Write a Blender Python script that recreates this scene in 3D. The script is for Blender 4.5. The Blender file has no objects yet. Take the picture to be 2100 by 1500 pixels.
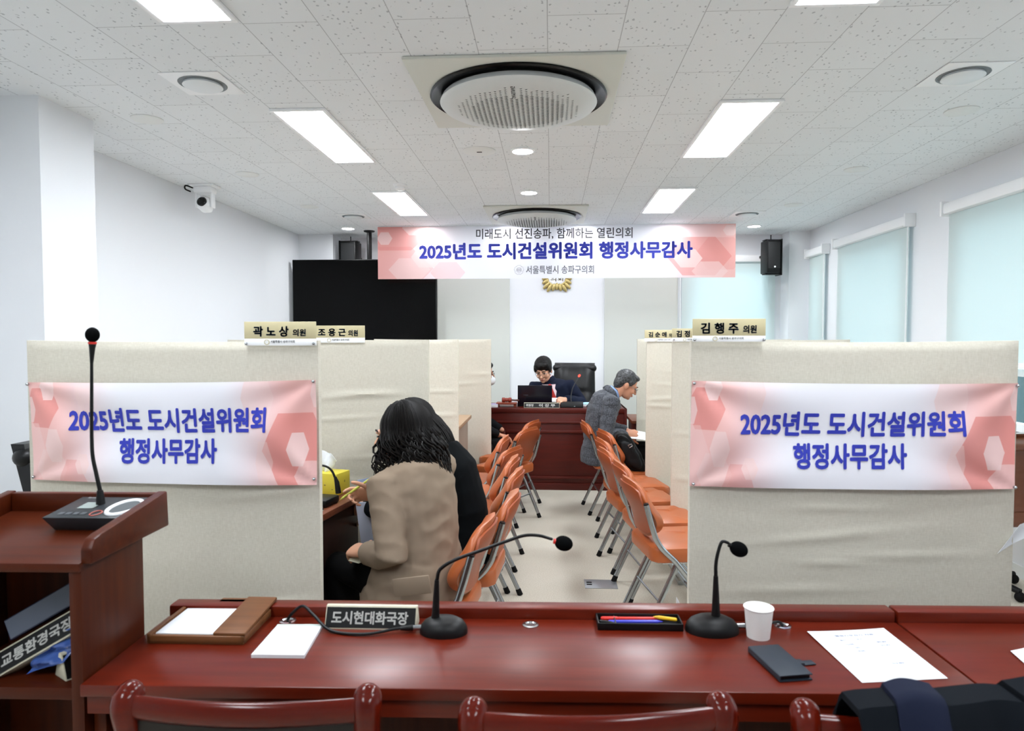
import bpy, bmesh, math, random
from mathutils import Vector, Matrix, Euler, noise
R = math.radians
scene = bpy.context.scene
col = scene.collection

# ---------------------------------------------------------------- camera, world, exposure
EYE = 1.53; FPX = 1400.0
PITCH = math.atan(.04); YAW = math.atan(79 / 1400 * math.cos(PITCH))
cam_data = bpy.data.cameras.new('camera'); cam = bpy.data.objects.new('camera', cam_data); col.objects.link(cam)
cam.location = (0, 0, EYE); cam.rotation_euler = (R(90) - PITCH, 0, YAW)
cam_data.sensor_width = 36; cam_data.lens = 24; cam_data.clip_start = .05
cam_data.dof.use_dof = True; cam_data.dof.focus_distance = 5.2; cam_data.dof.aperture_fstop = 5.0
scene.camera = cam
world = bpy.data.worlds.new('sky'); scene.world = world; world.use_nodes = True
bg = world.node_tree.nodes['Background']; bg.inputs[0].default_value = (.80, .94, 1.0, 1); bg.inputs[1].default_value = 1.35
scene.view_settings.view_transform = 'Standard'; scene.view_settings.look = 'None'
scene.view_settings.gamma = 1; scene.view_settings.use_curve_mapping = False
scene.view_settings.exposure = 1.58
PANEL_POWER = 13.0; DOWN_POWER = 60.0
try:
    scene.cycles.use_denoising = True
    scene.cycles.max_bounces = 8; scene.cycles.diffuse_bounces = 5; scene.cycles.transparent_max_bounces = 12
    scene.cycles.sample_clamp_indirect = 8
    scene.cycles.caustics_reflective = False; scene.cycles.caustics_refractive = False
except Exception:
    pass

CF = Vector((-math.sin(YAW) * math.cos(PITCH), math.cos(YAW) * math.cos(PITCH), -math.sin(PITCH)))
CR = Vector((math.cos(YAW), math.sin(YAW), 0)); CU = CR.cross(CF)
def at(px, py, X=None, Y=None, Z=None):
    """the point of the photograph's pixel on one plane of the room"""
    d = CF + CR * ((px - 1050) / FPX) + CU * ((750 - py) / FPX)
    t = X / d.x if X is not None else (Y / d.y if Y is not None else (Z - EYE) / d.z)
    return Vector((d.x * t, d.y * t, EYE + d.z * t))

# ---------------------------------------------------------------- materials
def lin(c):
    return tuple((v / 12.92 if v <= .04045 else ((v + .055) / 1.055) ** 2.4) for v in c)
def hexc(h):
    return lin(tuple(int(h[i:i + 2], 16) / 255 for i in (0, 2, 4)))
MATS = {}
def mat(name, color, rough=.5, metal=0., spec=.5, coat=0., trans=0., sheen=0.):
    if name in MATS: return MATS[name]
    m = bpy.data.materials.new(name); m.use_nodes = True
    p = m.node_tree.nodes['Principled BSDF']
    c = hexc(color) if isinstance(color, str) else color
    p.inputs['Base Color'].default_value = (*c, 1); p.inputs['Roughness'].default_value = rough
    p.inputs['Metallic'].default_value = metal; p.inputs['Specular IOR Level'].default_value = spec
    p.inputs['Coat Weight'].default_value = coat; p.inputs['Coat Roughness'].default_value = .22
    p.inputs['Sheen Weight'].default_value = sheen
    MATS[name] = m; return m
class NT:
    """tiny node helper"""
    def __init__(s, m): s.t = m.node_tree; s.p = s.t.nodes.get('Principled BSDF')
    def n(s, typ, ins=None, **kw):
        x = s.t.nodes.new(typ)
        for k, v in kw.items(): setattr(x, k, v)
        for k, v in (ins or {}).items():
            if hasattr(v, 'is_output'): s.t.links.new(v, x.inputs[k])
            else: x.inputs[k].default_value = v
        return x
    def m(s, op, a, b=0., c=None, clamp=False):
        ins = {0: a, 1: b}
        if c is not None: ins[2] = c
        return s.n('ShaderNodeMath', ins, operation=op, use_clamp=clamp).outputs[0]
    def mix(s, f, a, b):
        x = s.n('ShaderNodeMix', data_type='RGBA')
        for i, v in ((0, f), (6, a), (7, b)):
            if hasattr(v, 'is_output'): s.t.links.new(v, x.inputs[i])
            else: x.inputs[i].default_value = (*v, 1) if i and len(v) == 3 else v
        return x.outputs[2]
    def ramp(s, f, stops):
        x = s.n('ShaderNodeValToRGB', {0: f}); e = x.color_ramp.elements
        while len(e) < len(stops): e.new(.5)
        for k, (pos, c) in enumerate(stops): e[k].position = pos; e[k].color = (*c, 1)
        return x.outputs[0]
    def coord(s, kind='Object', scale=(1, 1, 1)):
        c = s.n('ShaderNodeTexCoord'); mp = s.n('ShaderNodeMapping', {0: c.outputs[kind], 3: scale}); return mp.outputs[0]
    def base(s, c): s.t.links.new(c, s.p.inputs['Base Color'])
    def bump(s, h, strength=.3, dist=.01):
        b = s.n('ShaderNodeBump', {'Height': h, 'Strength': strength, 'Distance': dist})
        s.t.links.new(b.outputs[0], s.p.inputs['Normal'])

def wood(name, c0, c1, scale=(1.2, 14, 14), rough=.3, coat=.0, spec=.4):
    if name in MATS: return MATS[name]
    m = mat(name, (.1, .03, .02), rough, coat=coat, spec=spec); t = NT(m)
    v = t.coord('Object', scale)
    n1 = t.n('ShaderNodeTexNoise', {'Vector': v, 'Scale': 2.0, 'Detail': 6.0, 'Roughness': .6}).outputs[0]
    t.base(t.ramp(n1, [(.3, c0), (.7, c1)]))
    return m
M_wood = wood('mahogany', hexc('501204'), hexc('681d09'), rough=.33, coat=.12, spec=.3)
M_woodv = wood('mahogany_upright', hexc('381104'), hexc('4b1e08'), (14, 14, 1.2), rough=.4, spec=.2)
M_chairwood = wood('dark_chair_wood', hexc('470c04'), hexc('5c1507'), rough=.17, spec=.28)
M_lectern = wood('lectern_wood', hexc('3c1305'), hexc('501f09'), rough=.36, spec=.22)
M_bench = wood('bench_mahogany', hexc('45110a'), hexc('57180f'), rough=.42, spec=.3)
M_walnut = wood('walnut', hexc('583519'), hexc('744a2a'), rough=.45)
M_deskwood = wood('desk_wood', hexc('6f3a24'), hexc('80482f'), rough=.4)
M_darkpanel = wood('dark_panel', hexc('2c1a15'), hexc('38221b'), rough=.4)
M_wall = mat('wall_paint', 'e9ecf0', .75, spec=.3)
M_wallgrey = mat('grey_wall_panel', 'cbcfc9', .7, spec=.3)
M_white = mat('white_plastic', 'f7f9fb', .4)
M_offwhite = mat('offwhite_plastic', 'e6e9e8', .45)
M_paper = mat('white_paper', 'e4e8ec', .6)
M_black = mat('black_plastic', '08090a', .45, spec=.3)
M_blackgloss = mat('black_gloss', '040506', .15, spec=.4)
M_rubber = mat('black_rubber', '070708', .7, spec=.2)
M_foam = mat('black_foam', '08090a', .95, spec=.05)
M_chrome = mat('chrome', 'cfd3d6', .18, metal=1)
M_steel = mat('grey_steel', 'a8adb1', .24, metal=.95)
M_alu = mat('brushed_aluminium', 'b9bec2', .38, metal=.8)
M_orange = mat('orange_vinyl', 'ad5a2d', .38, coat=.1)
M_orangeback = mat('shaded_orange_vinyl', '9a4a26', .42)  # same orange vinyl as the pads, shade on the backs put into the colour
M_red = mat('red_plastic', 'd02418', .4)
M_blueink = mat('blue_ink', '2c38b4', .6)
M_grey_ink = mat('grey_ink', '54555c', .6)
M_lightgrey_ink = mat('light_grey_ink', '8d8f9a', .6)
M_navyink = mat('slate_ink', '35546f', .6)
M_whiteink = mat('white_ink', 'e8e8e4', .5)
M_beigeboard = mat('beige_board', 'c9bf98', .45)
M_ivory = mat('ivory_plastic', 'c9c4ae', .5)
M_gold = mat('gold_metal', 'c6b377', .4, metal=.6)
M_leather = mat('black_leather', '0a0b0d', .38, spec=.35)
M_yellow = mat('yellow_card', 'd9c93f', .5)
M_cup = mat('paper_cup', 'f0efec', .55)
M_navycase = mat('navy_leather_case', '1c2732', .5)

def emissive(name, color, power):
    m = bpy.data.materials.new(name); m.use_nodes = True; t = m.node_tree
    t.nodes.remove(t.nodes['Principled BSDF'])
    e = t.nodes.new('ShaderNodeEmission'); e.inputs[0].default_value = (*color, 1); e.inputs[1].default_value = power
    t.links.new(e.outputs[0], t.nodes['Material Output'].inputs[0]); MATS[name] = m; return m
M_panel_light = emissive('led_panel', (.90, .945, 1.0), PANEL_POWER)
M_down_light = emissive('led_downlight', (.97, .98, 1.0), DOWN_POWER)
M_ledred = emissive('red_led_ring', (1.0, .03, .02), 2.5)
M_lcd = mat('lcd_screen', '8d9a98', .25)

def ceiling_mat():
    m = mat('mineral_ceiling_tile', 'cfd2d2', .9, spec=.1); t = NT(m)
    co = t.n('ShaderNodeTexCoord').outputs['Object']
    sep = t.n('ShaderNodeSeparateXYZ', {0: co})
    uv = t.n('ShaderNodeCombineXYZ', {0: t.m('ADD', sep.outputs[1], .02), 1: t.m('ADD', sep.outputs[0], .015 + 30 * .3), 2: 0.})
    br = t.n('ShaderNodeTexBrick', {'Vector': uv.outputs[0], 'Color1': (1, 1, 1, 1), 'Color2': (.97, .97, .97, 1), 'Mortar': (.55, .55, .56, 1),
             'Scale': 1., 'Mortar Size': .0016, 'Mortar Smooth': .0, 'Brick Width': .6, 'Row Height': .3}, offset=.5)
    warp = t.n('ShaderNodeTexNoise', {'Vector': co, 'Scale': 14., 'Detail': 1.})
    ang = t.m('MULTIPLY', warp.outputs[0], 12.)
    rot = t.n('ShaderNodeVectorRotate', {'Vector': co, 'Angle': ang}, rotation_type='Z_AXIS')
    st = t.n('ShaderNodeMapping', {0: co, 3: (1, .6, 1)})
    v1 = t.n('ShaderNodeTexVoronoi', {'Vector': st.outputs[0], 'Scale': 46.})
    nz = t.n('ShaderNodeTexNoise', {'Vector': co, 'Scale': 95., 'Detail': 2.})
    d = t.m('ADD', v1.outputs['Distance'], t.m('MULTIPLY', t.m('SUBTRACT', nz.outputs[0], .5), .8))
    fl = t.m('LESS_THAN', d, .17)
    pick = t.m('GREATER_THAN', t.n('ShaderNodeSeparateColor', {0: v1.outputs['Color']}).outputs[0], .35)
    fl = t.m('MULTIPLY', fl, pick)
    c = t.mix(fl, hexc('ecf0f3'), hexc('bcc1c6'))
    mul = t.n('ShaderNodeMix', data_type='RGBA', blend_type='MULTIPLY'); mul.inputs[0].default_value = 1
    t.t.links.new(c, mul.inputs[6]); t.t.links.new(br.outputs['Color'], mul.inputs[7])
    t.base(mul.outputs[2]); t.bump(t.m('MULTIPLY', fl, -1.), .4, .003)
    return m
def floor_mat():
    m = mat('beige_floor', 'b7ad9a', .55); t = NT(m)
    co = t.coord('Object')
    a = t.n('ShaderNodeTexNoise', {'Vector': co, 'Scale': 160., 'Detail': 3.}).outputs[0]
    b = t.n('ShaderNodeTexNoise', {'Vector': co, 'Scale': 2.5, 'Detail': 3.}).outputs[0]
    f = t.m('ADD', t.m('MULTIPLY', a, .75), t.m('MULTIPLY', b, .25))
    t.base(t.ramp(f, [(.3, hexc('b0a997')), (.7, hexc('d8d3c6'))])); t.bump(a, .25, .002)
    return m
def fabric_mat():
    m = mat('linen_fabric', 'c6c3b4', .9, spec=.15); t = NT(m)
    co = t.coord('Object', (1, 1, 1))
    a = t.n('ShaderNodeTexNoise', {'Vector': t.coord('Object', (380, 380, 60)), 'Scale': 1., 'Detail': 2.}).outputs[0]
    b = t.n('ShaderNodeTexNoise', {'Vector': t.coord('Object', (50, 50, 420)), 'Scale': 1., 'Detail': 2.}).outputs[0]
    f = t.m('MULTIPLY', t.m('ADD', a, b), .5)
    t.base(t.ramp(f, [(.3, hexc('c9c4b5')), (.7, hexc('dad6c9'))]))
    w = t.n('ShaderNodeTexNoise', {'Vector': t.coord('Object', (1.6, 1, 7)), 'Scale': 1.3, 'Detail': 5., 'Roughness': .55}).outputs[0]
    t.bump(t.m('ADD', t.m('MULTIPLY', f, .06), w), .25, .010)
    return m
M_ceiling = ceiling_mat(); M_floor = floor_mat(); M_fabric = fabric_mat()

def blind_mat():
    m = mat('translucent_blind', 'e6f0ec', .8, spec=.1); t = NT(m)
    tr = t.n('ShaderNodeBsdfTranslucent', {0: (.84, .89, .93, 1)})
    mx = t.n('ShaderNodeMixShader', {0: .42, 1: t.p.outputs[0], 2: tr.outputs[0]})
    t.t.links.new(mx.outputs[0], t.t.nodes['Material Output'].inputs[0]); return m
def glass_mat():
    m = mat('window_glass', (1, 1, 1), .05); t = NT(m)
    g = t.n('ShaderNodeBsdfGlossy', {0: (1, 1, 1, 1), 'Roughness': .03}); tr = t.n('ShaderNodeBsdfTransparent', {0: (.86, .95, .95, 1)})
    mx = t.n('ShaderNodeMixShader', {0: .08, 1: tr.outputs[0], 2: g.outputs[0]})
    t.t.links.new(mx.outputs[0], t.t.nodes['Material Output'].inputs[0]); return m
M_blind = blind_mat(); M_glass = glass_mat()

def banner_mat(name, hexes, edge, translucent=0.):
    """printed vinyl: white middle, pink ends, see-through hexagons; hexes are (u, v, half width, half height, colour, opacity)"""
    m = mat(name, 'ffffff', .42); t = NT(m)
    uv = t.n('ShaderNodeUVMap', uv_map='UVMap').outputs[0]; sp = t.n('ShaderNodeSeparateXYZ', {0: uv}); u, v = sp.outputs[0], sp.outputs[1]
    du = t.m('ABSOLUTE', t.m('SUBTRACT', u, .5))
    k = t.n('ShaderNodeMapRange', {0: du, 1: edge[0], 2: edge[1]}, interpolation_type='SMOOTHSTEP').outputs[0]
    c = t.mix(k, hexc('eff0f8'), hexc('f0bdb8'))
    for (hu, hv, a, b, colr, op) in hexes:
        ax = t.m('ABSOLUTE', t.m('SUBTRACT', u, hu)); ay = t.m('ABSOLUTE', t.m('SUBTRACT', v, hv))
        inside = t.m('MULTIPLY', t.m('LESS_THAN', ay, b), t.m('LESS_THAN', t.m('ADD', t.m('DIVIDE', ax, a), t.m('MULTIPLY', ay, .5 / b)), 1.))
        c = t.mix(t.m('MULTIPLY', inside, op), c, hexc(colr))
    t.base(c)
    if translucent:
        tr = t.n('ShaderNodeBsdfTranslucent', {0: c})
        mx = t.n('ShaderNodeMixShader', {0: translucent, 1: t.p.outputs[0], 2: tr.outputs[0]})
        t.t.links.new(mx.outputs[0], t.t.nodes['Material Output'].inputs[0])
    return m
PK, LT = 'e38a83', 'f3d3d0'
M_banner = banner_mat('front_banner_print', [
    (.045, .74, .062, .2, PK, .75), (.0, .3, .06, .28, LT, .35), (.068, .95, .028, .13, LT, .9), (.0, .72, .02, .13, LT, .8), (.09, .36, .032, .17, LT, .85),
    (.075, .12, .055, .2, LT, .5), (.15, .0, .05, .22, PK, .4), (.185, .18, .026, .1, LT, .75), (.2, .9, .03, .2, LT, .6),
    (.93, .33, .115, .36, PK, .8), (.80, .84, .055, .3, LT, .6), (.935, .34, .037, .16, LT, .9), (.98, .08, .06, .15, LT, .6), (1.0, .86, .02, .12, LT, .8), (.82, .22, .03, .2, LT, .5)],
    (.16, .43))
M_topbanner = banner_mat('top_banner_print', [
    (.05, .8, .09, .25, PK, .6), (.03, .2, .13, .42, PK, .35), (.11, .98, .04, .14, LT, .8), (.02, .78, .022, .12, LT, .8), (.14, .42, .045, .2, LT, .85),
    (.09, .18, .06, .22, LT, .6), (.2, .12, .05, .2, PK, .3), (.9, .4, .09, .36, PK, .6), (.96, .45, .07, .3, PK, .35), (.87, .36, .04, .17, LT, .85), (.93, .12, .05, .18, LT, .55), (.985, .88, .02, .1, LT, .8)],
    (.22, .5), .45)

# ---------------------------------------------------------------- mesh builder
class MB:
    def __init__(s): s.v = []; s.f = []; s.m = []; s.sh = []
    def add(s, vs, fs, m=0, smooth=True):
        o = len(s.v); s.v.extend(Vector(p) for p in vs)
        for f in fs: s.f.append([i + o for i in f]); s.m.append(m)
        return s
    def bm(s, b, mtx=None, m=0):
        b.verts.index_update()
        vs = [(mtx @ v.co if mtx else v.co.copy()) for v in b.verts]
        s.add(vs, [[v.index for v in f.verts] for f in b.faces], m); b.free(); return s
    def box(s, x0, x1, y0, y1, z0, z1, bev=0., mtx=None, m=0, seg=2):
        b = bmesh.new(); bmesh.ops.create_cube(b, size=1)
        for v in b.verts: v.co = Vector(((x0 + x1) / 2 + v.co.x * (x1 - x0), (y0 + y1) / 2 + v.co.y * (y1 - y0), (z0 + z1) / 2 + v.co.z * (z1 - z0)))
        if bev: bmesh.ops.bevel(b, geom=b.edges[:], offset=bev, segments=seg, profile=.5, affect='EDGES')
        return s.bm(b, mtx, m)
    def prism(s, outline, h0, h1, mtx=None, m=0, bev=0.):
        """outline in local xy, extruded along local z"""
        b = bmesh.new(); n = len(outline)
        lo = [b.verts.new((x, y, h0)) for x, y in outline]; hi = [b.verts.new((x, y, h1)) for x, y in outline]
        b.faces.new(lo[::-1]); b.faces.new(hi)
        for i in range(n): b.faces.new((lo[i], lo[(i + 1) % n], hi[(i + 1) % n], hi[i]))
        bmesh.ops.recalc_face_normals(b, faces=b.faces[:])
        if bev: bmesh.ops.bevel(b, geom=b.edges[:], offset=bev, segments=2, profile=.5, affect='EDGES')
        return s.bm(b, mtx, m)
    def sweep(s, pts, rad, side=None, n=14, round_ends=False, closed=False, m=0):
        pts = [Vector(p) for p in pts]; N = len(pts)
        rad = [rad] * N if not isinstance(rad, list) else rad
        rad = [(r, r) if not isinstance(r, tuple) else r for r in rad]
        def tang(i):
            if closed: return (pts[(i + 1) % N] - pts[i - 1]).normalized()
            return (pts[min(i + 1, N - 1)] - pts[max(i - 1, 0)]).normalized()
        t0 = tang(0); sd = Vector(side) if side else (Vector((0, 0, 1)) if abs(t0.z) < .9 else Vector((1, 0, 0)))
        rings = []; prev = None
        for i in range(N):
            t = tang(i); ref = sd if (side or prev is None) else prev
            a = ref - t * ref.dot(t)
            if a.length < 1e-5: a = t.orthogonal()
            a.normalize(); b = t.cross(a); prev = a
            rings.append((pts[i], a, b, rad[i][0], rad[i][1], t))
        if round_ends and not closed:
            p, a, b, r0, r1, t = rings[0]; e = min(r0, r1)
            pre = [(p - t * e * math.sin(q), a, b, r0 * math.cos(q), r1 * math.cos(q), t) for q in (1.4, 1.05, .7, .35)]
            p, a, b, r0, r1, t = rings[-1]; e = min(r0, r1)
            post = [(p + t * e * math.sin(q), a, b, r0 * math.cos(q), r1 * math.cos(q), t) for q in (.35, .7, 1.05, 1.4)]
            rings = pre + rings + post
        vs = []; fs = []
        for (p, a, b, r0, r1, t) in rings:
            for k in range(n):
                q = 2 * math.pi * k / n; vs.append(p + a * (r0 * math.cos(q)) + b * (r1 * math.sin(q)))
        L = len(rings)
        for i in range(L if closed else L - 1):
            for k in range(n):
                j = (i + 1) % L
                fs.append([i * n + k, i * n + (k + 1) % n, j * n + (k + 1) % n, j * n + k])
        if not closed:
            fs.append(list(range(n))[::-1]); fs.append([(L - 1) * n + k for k in range(n)])
        return s.add(vs, fs, m)
    def lathe(s, prof, n=32, mtx=None, m=0, cap=True):
        vs = []; fs = []
        for (r, z) in prof:
            for k in range(n):
                q = 2 * math.pi * k / n; p = Vector((r * math.cos(q), r * math.sin(q), z)); vs.append(mtx @ p if mtx else p)
        for i in range(len(prof) - 1):
            for k in range(n): fs.append([i * n + k, i * n + (k + 1) % n, (i + 1) * n + (k + 1) % n, (i + 1) * n + k])
        if cap: fs.append(list(range(n))[::-1]); fs.append([(len(prof) - 1) * n + k for k in range(n)])
        return s.add(vs, fs, m)
    def ell(s, c, r, mtx=None, u=20, v=12, m=0):
        if not isinstance(r, (tuple, list)): r = (r, r, r)
        b = bmesh.new(); bmesh.ops.create_uvsphere(b, u_segments=u, v_segments=v, radius=1)
        for q in b.verts: q.co = Vector((c[0] + q.co.x * r[0], c[1] + q.co.y * r[1], c[2] + q.co.z * r[2]))
        return s.bm(b, mtx, m)
    def grid(s, nu, nv, fn, m=0):
        vs = [fn(i / nu, j / nv) for j in range(nv + 1) for i in range(nu + 1)]
        fs = [[j * (nu + 1) + i, j * (nu + 1) + i + 1, (j + 1) * (nu + 1) + i + 1, (j + 1) * (nu + 1) + i] for j in range(nv) for i in range(nu)]
        return s.add(vs, fs, m)
    def sheet(s, nu, nv, fn, thick, m=0):
        """a grid with thickness: fn(u, v) -> (point, normal)"""
        W = nu + 1
        A = [fn(i / nu, j / nv) for j in range(nv + 1) for i in range(nu + 1)]
        top = [p + n * (thick / 2) for p, n in A]; bot = [p - n * (thick / 2) for p, n in A]; o = len(top); fs = []
        for j in range(nv):
            for i in range(nu):
                a = j * W + i; fs.append([a, a + 1, a + 1 + W, a + W]); fs.append([o + a, o + a + W, o + a + 1 + W, o + a + 1])
        rim = [i for i in range(W)] + [j * W + nu for j in range(1, nv + 1)] + [nv * W + i for i in range(nu - 1, -1, -1)] + [j * W for j in range(nv - 1, 0, -1)]
        for k in range(len(rim)):
            a, b = rim[k], rim[(k + 1) % len(rim)]; fs.append([a, o + a, o + b, b])
        return s.add(top + bot, fs, m)

ROOTM = {}
def root_of(o):
    while o.parent: o = o.parent
    return o
def put(name, mb, material, parent=None, world=False, angle=40, uv=None, fix=True):
    """links a builder as ONE mesh object; world=True means its points are room coordinates"""
    me = bpy.data.meshes.new(name)
    vs = mb.v
    if parent and world:
        im = ROOTM[root_of(parent).name].inverted(); vs = [im @ p for p in vs]
    me.from_pydata([tuple(p) for p in vs], [], mb.f)
    ms = material if isinstance(material, (list, tuple)) else [material]
    for x in ms: me.materials.append(x)
    me.polygons.foreach_set('material_index', mb.m)
    if fix:
        b = bmesh.new(); b.from_mesh(me); bmesh.ops.recalc_face_normals(b, faces=b.faces[:]); b.to_mesh(me); b.free()
    me.polygons.foreach_set('use_smooth', [True] * len(me.polygons))
    me.set_sharp_from_angle(angle=R(angle))
    if uv:
        l = me.uv_layers.new(name='UVMap')
        for p in me.polygons:
            for li in p.loop_indices: l.data[li].uv = uv[me.loops[li].vertex_index]
    me.update()
    o = bpy.data.objects.new(name, me); col.objects.link(o)
    if parent: o.parent = parent
    return o
def tag(o, label=None, cat=None, group=None, kind=None):
    if label: o['label'] = label
    if cat: o['category'] = cat
    if group: o['group'] = group
    if kind: o['kind'] = kind
    return o
def thing(name, label, cat, loc=(0, 0, 0), rz=0., group=None):
    o = bpy.data.objects.new(name, None); col.objects.link(o); o.empty_display_size = .05
    o.location = loc; o.rotation_euler = (0, 0, rz)
    ROOTM[o.name] = Matrix.Translation(Vector(loc)) @ Matrix.Rotation(rz, 4, 'Z')
    return tag(o, label, cat, group)
def struct(name, mb, material, **k):
    return tag(put(name, mb, material, **k), kind='structure')
def dup(root, label, loc, rz, group=None):
    r = root.copy(); col.objects.link(r); r.location = loc; r.rotation_euler = (0, 0, rz); r['label'] = label
    if group: r['group'] = group
    ROOTM[r.name] = Matrix.Translation(Vector(loc)) @ Matrix.Rotation(rz, 4, 'Z')
    for ch in list(root.children):
        c = ch.copy(); col.objects.link(c); c.parent = r
        for g in list(ch.children):
            d = g.copy(); col.objects.link(d); d.parent = c
    return r
def smooth(pts, n=6):
    """Catmull-Rom through the points"""
    P = [Vector(p) for p in pts]; P = [P[0] * 2 - P[1]] + P + [P[-1] * 2 - P[-2]]; out = []
    for i in range(1, len(P) - 2):
        a, b, c, d = P[i - 1:i + 3]
        for k in range(n):
            t = k / n
            out.append(.5 * (2 * b + (c - a) * t + (2 * a - 5 * b + 4 * c - d) * t * t + (3 * b - a - 3 * c + d) * t ** 3))
    return out + [P[-2]]
_tcache = {}
def glyphs(body):
    if body in _tcache: return _tcache[body]
    c = bpy.data.curves.new('t', 'FONT'); c.body = body; c.size = 1; c.resolution_u = 3; c.fill_mode = 'FRONT'
    o = bpy.data.objects.new('t', c); col.objects.link(o)
    dg = bpy.context.evaluated_depsgraph_get(); dg.update()
    me = bpy.data.meshes.new_from_object(o.evaluated_get(dg))
    V = [(v.co.x, v.co.y) for v in me.vertices]; F = [list(p.vertices) for p in me.polygons]
    bpy.data.objects.remove(o); bpy.data.curves.remove(c); bpy.data.meshes.remove(me)
    _tcache[body] = (V, F); return V, F
def text(name, body, fn, material, parent, bold=0., world=True):
    """writing: fn maps (0..1, 0..1), lower left to upper right of the words, to a point"""
    V, F = glyphs(body)
    if not V: return None
    x0 = min(v[0] for v in V); x1 = max(v[0] for v in V); y0 = min(v[1] for v in V); y1 = max(v[1] for v in V)
    mb = MB(); D = [(0, 0)]
    if bold: D = [(bold * math.cos(a), bold * math.sin(a)) for a in [k * math.pi / 4 for k in range(8)]]
    w = x1 - x0 + 2 * bold; h = y1 - y0 + 2 * bold
    for dx, dy in D:
        mb.add([fn((x - x0 + bold + dx) / w, (y - y0 + bold + dy) / h) for x, y in V], F)
    return put(name, mb, material, parent, world=world, fix=False)
def pixel_box(x0, y0, x1, y1, Y, dx=0.):
    return lambda u, v: at(x0 + (x1 - x0) * u, y1 + (y0 - y1) * v, Y=Y)

# ---------------------------------------------------------------- the room
XL, XR, YB, YF, CZ = -3.02, 3.0, 8.4, -3.6, 2.77
struct('floor', MB().box(XL - .3, XR + .3, YF - .2, YB + .3, -.1, 0), M_floor)
struct('ceiling', MB().box(XL - .3, XR + .3, YF - .2, YB + .3, CZ, CZ + .1), M_ceiling)
struct('wall_left', MB().box(XL - .2, XL, YF, YB, 0, CZ), M_wall)
struct('wall_rear', MB().box(XL - .2, XR + .2, YF - .2, YF, 0, CZ), M_wall)
def holed(fixed0, fixed1, axis, a0, a1, z0, z1, holes):
    """a wall with window holes (a, b, low, high) along its length"""
    mb = MB(); cur = a0
    def bx(p, q, lo, hi):
        if q - p < 1e-4 or hi - lo < 1e-4: return
        if axis == 'y': mb.box(fixed0, fixed1, p, q, lo, hi)
        else: mb.box(p, q, fixed0, fixed1, lo, hi)
    for (p, q, lo, hi) in sorted(holes):
        bx(cur, p, z0, z1); bx(p, q, z0, lo); bx(p, q, hi, z1); cur = q
    bx(cur, a1, z0, z1); return mb
WR = [(3.0, 5.2, .92, 2.42), (5.98, 7.2, .92, 2.42), (7.74, 8.0, .92, 2.42)]
struct('wall_right', holed(XR, XR + .2, 'y', YF, YB, 0, CZ, WR), M_wall)
WB = (1.66, 2.6, .92, 2.38)
struct('wall_back', holed(YB, YB + .2, 'x', XL - .2, XR + .2, 0, CZ, [WB]), M_wall)
struct('trim_1', MB().box(XL, -2.61, 3.39, 3.81, 0, CZ), M_wall)                       # pier on the left
struct('trim_2', MB().box(XL, -2.60, 8.08, YB, 0, CZ), M_wall)                         # back left corner pier
struct('trim_3', MB().box(2.76, XR, 8.13, YB, 0, CZ), M_wall)                          # back right corner pier
for k, (xa, xb) in enumerate(((895, 1045), (1240, 1390))):
    p, q = at(xa, 600, Y=YB - .03), at(xb, 600, Y=YB - .03)
    if k == 0: p.x = -1.85
    struct('trim_%d' % (4 + k), MB().box(p.x, q.x, YB - .03, YB + .005, .0, CZ - .02), M_wallgrey)
for n, (x0, x1, y0, y1) in dict(left=(XL, XL + .012, YF, YB), right=(XR - .012, XR, YF, YB)).items():
    struct('baseboard_' + n, MB().box(x0, x1, y0, y1, 0, .08), M_offwhite)
struct('baseboard_back', MB().box(-2.6, 2.76, YB - .012, YB, 0, .08), M_offwhite)
for k, (p, q, lo, hi) in enumerate(WR):
    fr = MB(); x0, x1 = XR + .05, XR + .12
    for (a, b, c, d) in ((p, q, lo, lo + .05), (p, q, hi - .05, hi), (p, p + .05, lo, hi), (q - .05, q, lo, hi), (p, q, 1.28, 1.33)): fr.box(x0, x1, a, b, c, d)
    w = struct('window_%d' % (k + 1), fr, M_white)
    put('glass_pane', MB().box(x0 + .03, x0 + .036, p + .03, q - .03, lo + .03, hi - .03), M_glass, w)
    put('window_sill', MB().box(XR - .03, XR + .05, p - .04, q + .04, lo - .04, lo, .004), M_white, w)
fr = MB(); p, q, lo, hi = WB
for (a, b, c, d) in ((p, q, lo, lo + .05), (p, q, hi - .05, hi), (p, p + .05, lo, hi), (q - .05, q, lo, hi)): fr.box(a, b, YB + .06, YB + .12, c, d)
w = struct('window_4', fr, M_white)
put('glass_pane', MB().box(p + .03, q - .03, YB + .09, YB + .096, lo + .03, hi - .03), M_glass, w)

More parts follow.
